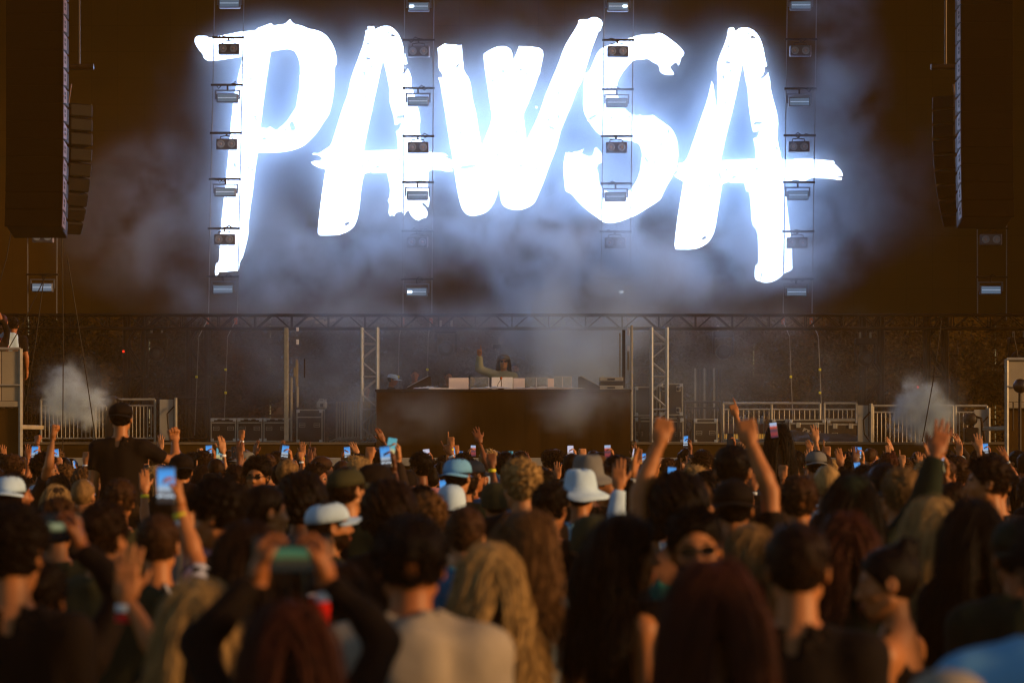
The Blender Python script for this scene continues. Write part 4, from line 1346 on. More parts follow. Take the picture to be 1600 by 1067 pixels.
def head_mesh(h, yaw, pitch, roll, fem, beard):
    key = (h, yaw, pitch, roll, fem, beard)
    if key not in _head_cache:
        Mh = Matrix.Translation((0, 0.012, 1.632)) @ Matrix.Translation((0, -0.02, -0.10)) @ Euler((R(pitch), R(roll), R(yaw)), 'ZYX').to_matrix().to_4x4() @ Matrix.Translation((0, 0.02, 0.10))
        nb = Mh.inverted() @ Vector((0, -0.022, 1.405))
        lo = (-0.125, -0.15, -0.27)
        P = grid(lo, (0.125, 0.13, 0.135), h)
        V, Q = surface_nets(d_head(P, tuple(nb), fem), lo, h)
        C = V[Q].mean(1)
        ax = np.abs(C[:, 0])
        mi = np.zeros(len(Q), np.int32)
        brow = (C[:, 1] > 0.066) & (np.abs(C[:, 2] - 0.0235 + 0.18 * (ax - 0.03) ** 2 * 20) < 0.0045) & (ax > 0.013) & (ax < 0.048)
        mi[brow] = 1
        eye = (np.sqrt((ax - 0.031) ** 2 + (C[:, 2]) ** 2 * 1.8) < 0.0095) & (C[:, 1] > 0.072)
        mi[eye] = 2
        lip = (C[:, 1] > 0.077) & (ax < 0.021) & (np.abs(C[:, 2] + 0.067) < 0.0095)
        if beard:
            bd = (C[:, 2] < -0.038 - 0.25 * np.clip(0.06 - ax, 0, 0.02)) & (C[:, 1] > -0.012 + 0.2 * (-0.05 - C[:, 2])) & (C[:, 2] > -0.118)
            mi[bd] = 1
        mi[lip] = 3
        _head_cache[key] = (V, Q, mi, Mh)
    return _head_cache[key]


# ---- bodies --------------------------------------------------------------
def nrm(v):
    v = Vector(v)
    return v.normalized()


ARM = {  # (upper arm, forearm, hand finger dir, palm dir) for the right arm (x to the right, y forward)
 'down':    ((0.16, -0.02, -1), (0.02, 0.22, -1), (0.0, 0.2, -1), (-1, 0.1, 0)),
 'front':   ((0.22, 0.30, -0.92), (-0.35, 0.85, 0.35), (-0.45, 0.8, 0.45), (-0.8, -0.2, 0.3)),
 'up':      ((0.42, 0.30, 0.75), (-0.12, 0.12, 1), (-0.05, 0.1, 1), (0, 1, 0)),
 'high':    ((0.20, 0.18, 1), (0.02, 0.12, 1), (0.0, 0.1, 1), (0, 1, 0)),
 'lean':    ((0.60, 0.25, 0.65), (0.25, 0.15, 0.9), (0.3, 0.25, 0.9), (0.1, 1, 0)),
 'lean_in': ((0.35, 0.35, 0.75), (-0.45, 0.2, 0.85), (-0.4, 0.1, 0.9), (0.1, 1, 0.1)),
 'bent':    ((0.75, 0.25, 0.15), (-0.05, 0.15, 1), (0.0, 0.1, 1), (0, 1, 0)),
 'phone':   ((0.28, 0.80, 0.25), (-0.30, 0.30, 0.92), (-0.12, 0.1, 1), (-0.75, -0.65, 0)),
 'phone_hi': ((0.30, 0.50, 0.80), (-0.22, 0.22, 0.95), (-0.08, 0.1, 1), (-0.75, -0.65, 0)),
 'land':    ((0.35, 0.50, 0.72), (-0.70, 0.20, 0.75), (-0.12, 0.1, 1), (-1, 0.0, 0.0)),
 'mid':     ((0.32, 0.70, 0.25), (-0.05, 0.20, 0.95), (0.0, 0.1, 1), (0, 1, 0)),
 'mid_out': ((0.60, 0.55, 0.10), (0.20, 0.20, 0.90), (0.15, 0.1, 1), (0, 1, 0)),
 'fist_in': ((-0.02, 0.20, 1), (-0.36, 0.10, 0.93), (-0.2, 0.1, 1), (0, 1, 0)),
 'phone_c': ((-0.12, 0.90, 0.48), (-0.28, 0.15, 0.95), (-0.15, 0.1, 1), (-1, -0.35, 0)),
 'side':    ((0.70, 0.05, -0.65), (0.35, 0.40, 0.85), (0.30, 0.3, 0.9), (-0.2, -1, 0.2)),
 'wave':    ((0.62, 0.30, -0.35), (0.42, 0.42, 0.80), (-0.02, 0.1, 1), (0, 1, 0.05)),
 'cheer':   ((0.55, 0.10, 0.75), (0.15, 0.05, 1), (0.1, 0.0, 1), (-0.2, 1, 0)),
 'dj':      ((0.80, 0.10, 0.32), (-0.05, 0.20, 0.95), (0.05, 0.15, 1), (0.2, 1, 0)),
 'reach_l': ((0.10, 0.85, 0.30), (0.55, 0.20, 0.85), (-0.05, 0.05, 1), (0, 1, 0.05)),
 'elbow':   ((0.80, 0.25, -0.45), (-0.10, 0.55, 0.80), (-0.3, 0.3, 0.9), (0, -0.3, 0.9)),
 'table':   ((0.25, 0.15, -0.95), (-0.15, 0.90, -0.10), (-0.1, 1, -0.25), (0, -0.2, -1)),
}


class Fig:
    pass


def mirror(v, s):
    return Vector((v[0] * s, v[1], v[2]))


def folds(P, seed, amp):
    r = np.random.RandomState(seed)
    o = np.zeros(P.shape[:-1], F32)
    for k in range(5):
        w = r.normal(size=3).astype(F32) * np.array((26, 26, 12), F32)
        o += np.sin(P @ w + r.uniform(0, 6.28)).astype(F32)
    return o * amp / 3


_fig_cache = {}


def make_fig(armL='down', armR='down', handL='relaxed', handR='relaxed', head=(0, 0, 0), sleeve='tee', lod=1, fem=0, beard=0, seed=0, lean=0.0):
    key = (armL, armR, handL, handR, head, sleeve, lod, fem, beard, seed)
    if key in _fig_cache:
        return _fig_cache[key]
    hb, hh, hf = {-1: (0.072, 0.029, 0.02), 0: (0.040, 0.0150, 0.0090), 1: (0.028, 0.0100, 0.0070), 2: (0.021, 0.0070, 0.0056)}[lod]
    fg = Fig()
    shx = 0.168 - 0.018 * fem
    SH = 1.395
    arms, hands = [], {}
    for s, an, hn in ((-1, armL, handL), (1, armR, handR)):
        u, f_, fd, pd = ARM[an]
        S = Vector((s * shx, -0.01, SH + (0.035 if u[2] > 0.3 else 0)))
        E = S + mirror(nrm(u), s) * 0.285
        Wr = E + mirror(nrm(f_), s) * 0.245
        z = mirror(nrm(fd), s)
        y = mirror(nrm(pd), s)
        y = (y - z * y.dot(z)).normalized()
        x = y.cross(z)
        M = Matrix.Identity(4)
        for r_ in range(3):
            M[r_][0], M[r_][1], M[r_][2], M[r_][3] = x[r_], y[r_], z[r_], Wr[r_]
        arms.append((S, E, Wr))
        hands['L' if s < 0 else 'R'] = M
    fg.hand = hands
    fg.arms = arms
    pts = [p for a in arms for p in a]
    lo = np.array((min([-0.24] + [p.x - 0.09 for p in pts]), min([-0.2] + [p.y - 0.09 for p in pts]), 0.74), F32)
    hi = np.array((max([0.24] + [p.x + 0.09 for p in pts]), max([0.2] + [p.y + 0.09 for p in pts]), max([1.52] + [p.z + 0.09 for p in pts])), F32)
    lo[2] = min(0.74, min(p.z - 0.09 for p in pts))
    P = grid(lo, hi, hb)

    def torso(P):
        d = d_ell(P, (0, 0.0, 1.265), (0.160 - 0.022 * fem, 0.105, 0.215))
        d = smin(d, d_ell(P, (0, 0.004, 1.06), (0.140 - 0.022 * fem, 0.098, 0.20)), 0.06)
        d = smin(d, d_ell(P, (0, -0.005, 0.93), (0.162, 0.112, 0.14)), 0.06)
        d = smin(d, d_cap(P, (-shx + 0.03, -0.012, SH - 0.015), (shx - 0.03, -0.012, SH - 0.015), 0.048, 0.048), 0.05)
        d = smin(d, d_cap(P, (-0.02, -0.022, 1.455), (-shx + 0.04, -0.012, SH - 0.004), 0.048, 0.040), 0.035)
        d = smin(d, d_cap(P, (0.02, -0.022, 1.455), (shx - 0.04, -0.012, SH - 0.004), 0.048, 0.040), 0.035)
        if fem:
            X = P.copy()
            X[..., 0] = np.abs(X[..., 0])
            d = smin(d, d_ell(X, (0.072, 0.085, 1.23), (0.062, 0.055, 0.062)), 0.04)
        return d

    T = torso(P)
    D = smin(T, d_cap(P, (0, -0.022, 1.42), (0, -0.012, 1.50), 0.050, 0.046), 0.03)
    UA, FA = [], []
    k_ = 1 - 0.12 * fem
    for (S, E, Wr) in arms:
        ua = smin(d_cap(P, S, E, 0.050 * k_, 0.040 * k_), d_ell(P, S, (0.055 * k_,) * 3), 0.03)
        m_ = E.lerp(Wr, 0.3)
        fa = smin(d_cap(P, E, m_, 0.039 * k_, 0.041 * k_), d_cap(P, m_, Wr, 0.041 * k_, 0.027 * k_), 0.02)
        UA.append(ua)
        FA.append(fa)
        D = smin(D, ua, 0.035)
        D = smin(D, fa, 0.02)
    V, Q = surface_nets(D, lo, hb)
    parts = [(V, Q, np.zeros(len(Q), np.int32))]
    for sd_, hn in (('L', handL), ('R', handR)):
        if lod < 0:
            continue
        hidden = (armL if sd_ == 'L' else armR) == 'down'
        hv, hq = hand_mesh(hn, sd_ == 'L', max(hf, 0.0095) if hidden else hf)
        parts.append((xf(hv, hands[sd_]), hq, np.zeros(len(hq), np.int32)))
    hv, hq, hm, Mh = head_mesh(hh, *head, fem, beard)
    fg.headM = Mh
    parts.append((xf(hv, Mh), hq, hm))
    off, VV, QQ, MM = 0, [], [], []
    for (v, q, m) in parts:
        VV.append(v)
        QQ.append(q + off)
        MM.append(m)
        off += len(v)
    fg.body = raw_mesh('person', np.concatenate(VV), np.concatenate(QQ), np.concatenate(MM))
    for nm in ('skin_0', 'hair_0', 'eye', 'lip_0'):
        fg.body.materials.append(MATS[nm])
    # clothing
    fo = folds(P, seed + 3, 0.0035 if lod == 0 else 0.005)
    loose = {'tee': 0.014, 'long': 0.015, 'hoodie': 0.034, 'tank': 0.008, 'jacket': 0.030}[sleeve]
    zz = P[..., 2]
    neck = d_cap(P, (0, -0.022, 1.40), (0, -0.005, 1.62), 0.056, 0.062)
    if sleeve == 'tank':
        s_ = np.maximum(T - loose, zz - (1.34 + 0.0 * zz))
        X = P.copy()
        X[..., 0] = np.abs(X[..., 0])
        strap = d_cap(X, (0.085, -0.085, 1.32), (0.085, -0.01, 1.475), 0.018, 0.016)
        strap = np.minimum(strap, d_cap(X, (0.085, -0.01, 1.475), (0.080, 0.09, 1.32), 0.016, 0.018))
        s_ = smin(s_, np.maximum(strap, -(T + 0.012)), 0.01)
    else:
        s_ = T - loose - fo
        for (S, E, Wr), ua, fa in zip(arms, UA, FA):
            if sleeve == 'tee':
                cut = ((P - np.array(S, F32)) @ np.array((E - S).normalized(), F32)) - 0.19
                sl = np.maximum(ua - 0.017 - fo * 0.7, cut)
                s_ = smin(s_, sl, 0.03)
            else:
                cut = ((P - np.array(E, F32)) @ np.array((Wr - E).normalized(), F32)) - 0.225
                sl = np.maximum(smin(ua, fa, 0.03) - loose * 0.8 - fo, cut)
                s_ = smin(s_, sl, 0.03)
        s_ = smax(s_, -(neck - 0.004), 0.012)
        if sleeve == 'hoodie':
            ring = None
            pp = [(0.085 * math.sin(R(a)), -0.022 - 0.105 * math.cos(R(a)), 1.455 - 0.035 * abs(math.sin(R(a))) + 0.0) for a in range(-120, 121, 30)]
            for a, b in zip(pp[:-1], pp[1:]):
                dd = d_cap(P, a, b, 0.036, 0.036)
                ring = dd if ring is None else smin(ring, dd, 0.02)
            ring = smin(ring, d_ell(P, (0, -0.135, 1.36), (0.085, 0.045, 0.10)), 0.04)
            s_ = smin(s_, ring - fo, 0.025)
        elif sleeve == 'jacket':
            pp = [(0.075 * math.sin(R(a)), -0.022 - 0.080 * math.cos(R(a)), 1.465) for a in range(-120, 121, 30)]
            for a, b in zip(pp[:-1], pp[1:]):
                s_ = smin(s_, d_cap(P, a, b, 0.016, 0.020), 0.012)
    s_ = np.maximum(s_, (0.86 if sleeve != 'tank' else 0.92) - zz)
    V, Q = surface_nets(s_, lo, hb)
    fg.top = raw_mesh('top', V, Q)
    fg.top.materials.append(MATS['cloth_black'])
    fg.sleeve = sleeve
    fg.fem = fem
    _fig_cache[key] = fg
    return fg


def leg_mesh(seated, h=0.034):
    lo, hi = (-0.30, -0.30, -0.04), (0.30, 0.62, 1.05)
    if seated:
        lo = (-0.30, -0.25, 0.25)
    P = grid(lo, hi, h)
    d = d_ell(P, (0, -0.005, 0.92), (0.172, 0.122, 0.12))
    shoes = []
    for s in (-1, 1):
        hip = Vector((s * 0.09, 0, 0.90))
        if seated:
            kn, an_ = Vector((s * 0.13, 0.40, 0.84)), Vector((s * 0.10, 0.36, 0.42))
            toe = an_ + Vector((0, 0.12, -0.06))
        else:
            kn, an_ = Vector((s * 0.105, 0.02, 0.49)), Vector((s * 0.115, -0.02, 0.10))
            toe = Vector((s * 0.135, 0.14, 0.03))
        leg = smin(d_cap(P, hip, kn, 0.092, 0.066), d_cap(P, kn, an_, 0.066, 0.052), 0.03)
        d = smin(d, leg, 0.03)
        q = smin(d_cap(P, an_ - Vector((0, 0.01, 0.05)), toe, 0.045, 0.036), d_ell(P, an_ - Vector((0, 0.02, 0.04)), (0.045, 0.05, 0.05)), 0.03)
        shoes.append(q)
    out = [raw_mesh('trousers', *surface_nets(d, lo, h))] + [raw_mesh('shoe', *surface_nets(q, lo, h)) for q in shoes]
    for a in out:
        a.materials.append(MATS['cloth_black'])
    return out


# ---- person materials ------------------------------------------------------
SKIN = [(0.42, 0.150, 0.042), (0.33, 0.105, 0.027), (0.48, 0.195, 0.070), (0.20, 0.062, 0.016), (0.10, 0.030, 0.008)]
for i, c in enumerate(SKIN):
    mat('skin_%d' % i, c, 0.5, 0.35, var=0.10, vscale=14, bump=0.06, bscale=90)
    mat('lip_%d' % i, (c[0] * 0.75, c[1] * 0.50, c[2] * 0.5), 0.45, 0.4)
mat('eye', (0.02, 0.012, 0.008), 0.2, 0.6)
HAIR = [('black', (0.0060, 0.0022, 0.0008)), ('dark brown', (0.017, 0.0058, 0.0014)), ('brown', (0.048, 0.019, 0.0065)), ('auburn', (0.050, 0.012, 0.0045)),
        ('light brown', (0.115, 0.052, 0.017)), ('blonde', (0.36, 0.21, 0.075)), ('sandy', (0.20, 0.105, 0.036)), ('grey', (0.22, 0.20, 0.18))]
for i, (n_, c) in enumerate(HAIR):
    mat('hair_%d' % i, c, 0.5, 0.08, var=0.5, vscale=60, stretch=(1, 1, 0.22), bump=0.5, bscale=160)
CLOTH = {'black': (0.0070, 0.0025, 0.0009), 'charcoal': (0.026, 0.014, 0.008), 'dark brown': (0.030, 0.014, 0.006), 'olive': (0.045, 0.040, 0.016), 'dark green': (0.012, 0.018, 0.009),
         'navy': (0.012, 0.018, 0.034), 'blue': (0.030, 0.135, 0.25), 'light blue': (0.17, 0.42, 0.72), 'white': (0.50, 0.66, 0.84), 'cream': (0.42, 0.34, 0.25), 'beige': (0.32, 0.26, 0.20),  # white carries the blue of the sky light in its colour
         'grey': (0.17, 0.16, 0.15), 'red': (0.40, 0.018, 0.010), 'maroon': (0.055, 0.010, 0.008), 'rust': (0.20, 0.06, 0.015), 'pink': (0.55, 0.22, 0.24), 'sage': (0.34, 0.32, 0.19), 'teal': (0.02, 0.13, 0.10)}
for n_, c in CLOTH.items():
    mat('cloth_' + n_.replace(' ', '_'), c, 0.85, 0.15, var=0.16, vscale=7, bump=0.25, bscale=25, sheen=0.0)


def plaid():
    m = bpy.data.materials.new('cloth_plaid')
    m.use_nodes = True
    n = m.node_tree
    b = n.nodes['Principled BSDF']
    b.inputs['Roughness'].default_value = 0.85
    tc = n.nodes.new('ShaderNodeTexCoord')
    ck = n.nodes.new('ShaderNodeTexChecker')
    ck.inputs['Scale'].default_value = 16
    ck.inputs['Color1'].default_value = (0.010, 0.006, 0.005, 1)
    ck.inputs['Color2'].default_value = (0.42, 0.42, 0.50, 1)
    mp = n.nodes.new('ShaderNodeMapping')
    mp.inputs['Rotation'].default_value = (0.2, 0.5, 0.4)
    n.links.new(tc.outputs['Object'], mp.inputs[0])
    n.links.new(mp.outputs[0], ck.inputs[0])
    n.links.new(ck.outputs[0], b.inputs['Base Color'])
    MATS['cloth_plaid'] = m
    CLOTH['black and white checked'] = (0, 0, 0)
    MATS['cloth_black_and_white_checked'] = m


plaid()
mat('lens_dark', (0.006, 0.004, 0.003), 0.12, 0.6)
mat('band_white', (0.75, 0.80, 0.86), 0.5, 0.3)
mat('band_red', (0.65, 0.012, 0.008), 0.5, 0.3)
mat('band_yellow', (0.72, 0.62, 0.02), 0.5, 0.3)
mat('phone_black', (0.010, 0.007, 0.006), 0.3, 0.5)

LEGS = leg_mesh(False)
LEGS_SIT = leg_mesh(True)
LEGS_FAR = leg_mesh(False, 0.08)

# ---- hair: a cap grown from a field plus real locks --------------------------------
CR_C, CR_R = np.array((0, -0.018, 0.028), F32), np.array((0.076, 0.098, 0.092), F32)


def hair_mesh(style, seed, h=0.0085, locks=True):
    r = random.Random(seed)
    rs = np.random.RandomState(seed)
    lo = (-0.15, -0.19, -0.17)
    P = grid(lo, (0.15, 0.15, 0.20), h)
    top = np.clip((P[..., 2] - 0.01) / 0.09, 0, 1)
    th = {'short': 0.006 + 0.016 * top, 'crop': 0.005 + 0.010 * top, 'buzz': 0.004 + 0.002 * top, 'curly': 0.014 + 0.022 * top, 'afro': 0.045 + 0.012 * top,
          'long': 0.012 + 0.006 * top, 'wavy': 0.014 + 0.006 * top, 'bun': 0.008 + 0.003 * top, 'tail': 0.008 + 0.003 * top, 'under': 0.010 + 0.004 * top}[style]
    nz = np.zeros(P.shape[:-1], F32)
    fr = {'curly': 120, 'afro': 110}.get(style, 80)
    for k in range(6):
        w_ = rs.normal(size=3).astype(F32) * fr
        nz += np.sin(P @ w_ + rs.uniform(0, 6.28)).astype(F32)
    nz *= {'curly': 0.0034, 'afro': 0.0042, 'short': 0.0026, 'crop': 0.0016}.get(style, 0.0008)
    d = d_ell(P, CR_C, CR_R) - th - nz
    y, z = P[..., 1], P[..., 2]
    cut = 0.80 * y - 0.60 * z - 0.024
    if style in ('afro',):
        cut = 0.80 * y - 0.55 * z - 0.034
    d = smax(d, cut, 0.008)
    if style in ('short', 'crop', 'buzz', 'curly'):
        d = smax(d, -(z + 0.072 + 0.15 * (y + 0.05)), 0.01)
        X = P.copy()
        X[..., 0] = np.abs(X[..., 0])
        d = smax(d, -d_ell(X, (0.085, -0.006, -0.012), (0.022, 0.026, 0.036)), 0.006)
    else:
        d = smax(d, -(z + 0.095), 0.012)
    if style == 'bun':
        d = smin(d, d_ell(P, (0, -0.085, 0.112), (0.046, 0.046, 0.042)) - nz * 3, 0.012)
    V, Q = surface_nets(d, lo, h)
    mb_v, mb_f = [tuple(v) for v in V], [tuple(q) for q in Q]
    mb = MB()

    def ribbon(pts, rs, up):
        m_ = len(pts)
        vs, fs = [], []
        for i_, p_ in enumerate(pts):
            t_ = (pts[min(i_ + 1, m_ - 1)] - pts[max(i_ - 1, 0)])
            s_ = t_.cross(up)
            if s_.length < 1e-7:
                s_ = t_.cross(Vector((0.3, 0.5, 0.8)))
            s_.normalize()
            vs += [p_ - s_ * rs[i_], p_ + s_ * rs[i_]]
        for i_ in range(m_ - 1):
            fs.append((2 * i_, 2 * i_ + 1, 2 * i_ + 3, 2 * i_ + 2))
        mb.add(vs, fs)

    def root(bias_back=0.0):
        for _ in range(200):
            u, a = r.uniform(-0.75, 1), r.uniform(0, 6.283)
            s = math.sqrt(1 - u * u)
            nn = Vector((s * math.cos(a), s * math.sin(a), u))
            p = Vector((CR_C[0] + nn.x * CR_R[0], CR_C[1] + nn.y * CR_R[1], CR_C[2] + nn.z * CR_R[2]))
            if 0.80 * p.y - 0.60 * p.z - 0.024 < -0.006 and p.z > -0.07:
                return p, nn
        return p, nn

    def t_at(p):
        t = min(1, max(0, (p.z - 0.01) / 0.09))
        return {'short': 0.006 + 0.016 * t, 'crop': 0.005 + 0.010 * t, 'curly': 0.014 + 0.022 * t, 'afro': 0.045 + 0.012 * t}.get(style, 0.012)

    if locks and style in ('short', 'crop', 'curly', 'afro'):
        n = {'short': 1300, 'crop': 1000, 'curly': 560, 'afro': 620}[style]
        for k in range(n):
            p, nn = root()
            t = t_at(p)
            b = p + nn * (t * 0.55)
            L = {'short': 0.022, 'crop': 0.012, 'curly': 0.020, 'afro': 0.020}[style] * (0.5 + 0.9 * min(1, max(0, (p.z + 0.02) / 0.10))) * r.uniform(0.7, 1.3)
            comb = Vector((nn.x * 0.2 + r.gauss(0, 0.35), 0.35 if p.z > 0.07 else -0.25, -0.35 if p.z < 0.07 else 0.1)) + Vector((r.gauss(0, .3), r.gauss(0, .3), r.gauss(0, .3)))
            if style in ('curly', 'afro'):
                ax = Vector((r.gauss(0, 1), r.gauss(0, 1), r.gauss(0, 1))).normalized()
                u = nn.cross(ax).normalized()
                pts = [b, b + nn * L * 0.6 + u * 0.006, b + nn * L * 0.95 + u * -0.004 + ax * 0.006, b + nn * L * 0.8 - u * 0.010 + ax * 0.010]
                mb.tube(pts, [0.0045, 0.0042, 0.0036, 0.0016], 3, cap=False)
            else:
                dr = (nn * 0.38 + comb).normalized()
                pts = [b, b + dr * L * 0.55 + nn * 0.003, b + dr * L + Vector((0, 0, -0.004))]
                ribbon(pts, [0.0030, 0.0024, 0.0006], (nn + Vector((r.gauss(0, .4), r.gauss(0, .4), r.gauss(0, .4)))))
    if locks and style in ('long', 'wavy', 'tail', 'under'):
        N = {'long': 2300, 'wavy': 2200, 'tail': 200, 'under': 1400}[style]
        T_C, T_R = Vector((0, -0.045, -0.40)), Vector((0.215, 0.155, 0.27))
        for k in range(N):
            p, nn = root()
            part = 1 if p.x + r.gauss(0, 0.006) > 0 else -1
            layer = r.uniform(0.004, 0.022) if k % 9 else r.uniform(0.020, 0.040)
            c = p + nn * layer
            L = r.uniform(0.36, 0.50) if style != 'under' else r.uniform(0.24, 0.34)
            if style == 'tail':
                tie = Vector((0, -0.135, 0.045))
                pts = [c, (c + tie) / 2 + nn * 0.022, tie + Vector((r.gauss(0, .006), -0.004, r.gauss(0, .006)))]
                ln = r.uniform(0.20, 0.30)
                ox, oy = r.gauss(0, 0.016), r.gauss(0, 0.012)
                pts += [tie + Vector((ox * 0.8, -0.03 + oy, -0.03)), tie + Vector((ox * 1.2, -0.035 + oy, -ln * 0.5)), tie + Vector((ox * 0.7, -0.015 + oy, -ln))]
                mb.tube(pts, [0.005, 0.005, 0.004, 0.006, 0.006, 0.0015], 3, cap=False)
                continue
            vel = Vector((part * 0.55 * (0.4 + max(0, nn.z)), -0.35 - 0.4 * max(0, p.y / 0.08), -0.2)).normalized()
            pts = [c.copy()]
            step = L / 11
            ph = r.uniform(0, 6.28)
            wv = (0.0075 if style == 'wavy' else 0.0025) * (1 if k % 9 else 2.2)
            ph = (ph * 0.25 + 14 * p.x + 9 * p.y) if style == 'wavy' else ph
            for q_ in range(11):
                vel = (vel * 0.62 + Vector((0, -0.03, -1)) * 0.38).normalized()
                c = c + vel * step
                e = Vector(((c.x - CR_C[0]) / (CR_R[0] + layer), (c.y - CR_C[1]) / (CR_R[1] + layer), (c.z - CR_C[2]) / (CR_R[2] + layer)))
                if e.length < 1:
                    e.normalize()
                    c = Vector((CR_C[0] + e.x * (CR_R[0] + layer), CR_C[1] + e.y * (CR_R[1] + layer), CR_C[2] + e.z * (CR_R[2] + layer)))
                if c.z < -0.06 and c.y > -0.03 and abs(c.x) < 0.07:
                    c.x = 0.07 * (1 if c.x > 0 else -1)
                if c.y > 0.02 and c.z < 0.06:
                    c.y -= 0.012
                e = Vector(((c.x - T_C.x) / (T_R.x + layer), (c.y - T_C.y) / (T_R.y + layer), (c.z - T_C.z) / (T_R.z + layer)))
                if e.length < 1:
                    e.normalize()
                    c = Vector((T_C.x + e.x * (T_R.x + layer), T_C.y + e.y * (T_R.y + layer), T_C.z + e.z * (T_R.z + layer)))
                am = wv * min(1, q_ / 4)
                pts.append(c + Vector((math.sin(ph + q_ * 1.35) * am, math.cos(ph + q_ * 1.35) * am, 0)))
            rr = r.uniform(0.0013, 0.0030)
            ribbon(pts, [rr * 0.8] + [rr] * 8 + [rr * 0.8, rr * 0.6, rr * 0.2], (nn * 0.8 + Vector((r.gauss(0, .35), -0.25 + r.gauss(0, .35), 0.05))))
    k = len(mb_v)
    mb_v += mb.v
    mb_f += [tuple(i + k for i in f) for f in mb.f]
    me = bpy.data.meshes.new('hair')
    me.from_pydata(mb_v, [], mb_f)
    me.polygons.foreach_set('use_smooth', [True] * len(mb_f))
    me.update()
    me.materials.append(MATS['hair_0'])
    return me


HAIRM = {}
for st_, n_ in (('short', 3), ('crop', 2), ('buzz', 1), ('curly', 2), ('afro', 1), ('long', 3), ('wavy', 2), ('bun', 1), ('tail', 1), ('under', 2)):
    HAIRM[st_] = [hair_mesh(st_, 11 * k + len(st_)) for k in range(n_)]


# ---- hats, glasses, bands, phones -------------------------------------------------
def cap_meshes():
    c = MB()
    prof = []
    for k in range(8):
        a = R(2 + 12.4 * k)
        prof.append((math.cos(a) ** 0.78, math.sin(a)))
    vs, fs, n = [], [], 28
    for (rr, hh) in prof:
        for k in range(n):
            a = 2 * math.pi * k / n
            seam = 1 - 0.008 * (abs(math.sin(3 * a)) < 0.12)
            vs.append((0.0885 * rr * math.cos(a) * seam, -0.016 + 0.110 * rr * math.sin(a) * seam, 0.026 + 0.096 * hh ** 0.72))
    for i in range(len(prof) - 1):
        for k in range(n):
            a, b = i * n + k, i * n + (k + 1) % n
            fs.append((a, b, b + n, a + n))
    fs.append(tuple(range((len(prof) - 1) * n, len(prof) * n)))
    fs.append(tuple(range(n))[::-1])
    c.add(vs, fs)
    c.lathe([(0.006, 0.0), (0.006, 0.003), (0.002, 0.005)], (0, -0.016, 0.1205), 'z', 8)
    v = MB()
    vs, fs = [], []
    for lay in (0, 1):
        for i in range(13):
            a = R(18 + 144 * i / 12)
            for j in range(4):
                e = 1 + 0.0 * j
                x0, y0 = 0.0885 * math.cos(a), -0.016 + 0.110 * math.sin(a)
                reach = 0.098 * math.sin(math.pi * (i + 0.4) / 12.8) ** 0.55 * j / 3
                vs.append((x0 * (1 + 0.08 * j / 3), y0 + reach, 0.036 - 0.020 * (x0 / 0.09) ** 2 - 0.010 * j / 3 - lay * 0.004))
    for lay in (0, 1):
        o = lay * 52
        for i in range(12):
            for j in range(3):
                q = (o + i * 4 + j, o + i * 4 + j + 1, o + (i + 1) * 4 + j + 1, o + (i + 1) * 4 + j)
                fs.append(q if lay else q[::-1])
    for i in range(12):
        fs.append((i * 4 + 3, (i + 1) * 4 + 3, 52 + (i + 1) * 4 + 3, 52 + i * 4 + 3))
    v.add(vs, fs)
    return c.mesh('cap_crown', True), v.mesh('visor', True)


def bucket_mesh():
    prof = [(0.100, -0.002), (0.172, -0.030), (0.174, -0.026), (0.140, -0.004), (0.104, 0.018), (0.098, 0.050), (0.090, 0.095), (0.082, 0.118), (0.070, 0.128), (0.030, 0.132), (0.002, 0.132)]
    vs, fs, n = [], [], 32
    for i, (rr, hh) in enumerate(prof):
        for k in range(n):
            a = 2 * math.pi * k / n
            wob = 0.012 * math.sin(2 * a + 0.6) * max(0, (rr - 0.10) / 0.07) + 0.004 * math.sin(5 * a + hh * 30)
            vs.append((rr * 0.94 * math.cos(a), -0.014 + rr * 1.08 * math.sin(a), 0.020 + hh + wob))
    for i in range(len(prof) - 1):
        for k in range(n):
            a, b = i * n + k, i * n + (k + 1) % n
            fs.append((a, b, b + n, a + n))
    return MB().add(vs, fs).mesh('bucket_hat', True)


def beanie_mesh(beret=False):
    vs, fs, n = [], [], 24
    prof = [(1.02, -0.01), (1.05, 0.02), (1.03, 0.045), (0.97, 0.075), (0.80, 0.105), (0.5, 0.122), (0.1, 0.128)] if not beret else [(0.98, 0.035), (1.06, 0.045), (1.22, 0.075), (1.18, 0.105), (0.85, 0.125), (0.4, 0.135), (0.05, 0.137)]
    for i, (rr, hh) in enumerate(prof):
        for k in range(n):
            a = 2 * math.pi * k / n
            vs.append((0.086 * rr * math.cos(a), -0.018 + 0.108 * rr * math.sin(a), hh - (0.02 * math.sin(a) if i < 2 else 0) * -1 * (0.8 if not beret else 0.2)))
    for i in range(len(prof) - 1):
        for k in range(n):
            a, b = i * n + k, i * n + (k + 1) % n
            fs.append((a, b, b + n, a + n))
    fs.append(tuple(range((len(prof) - 1) * n, len(prof) * n)))
    return MB().add(vs, fs).mesh('beanie', True)


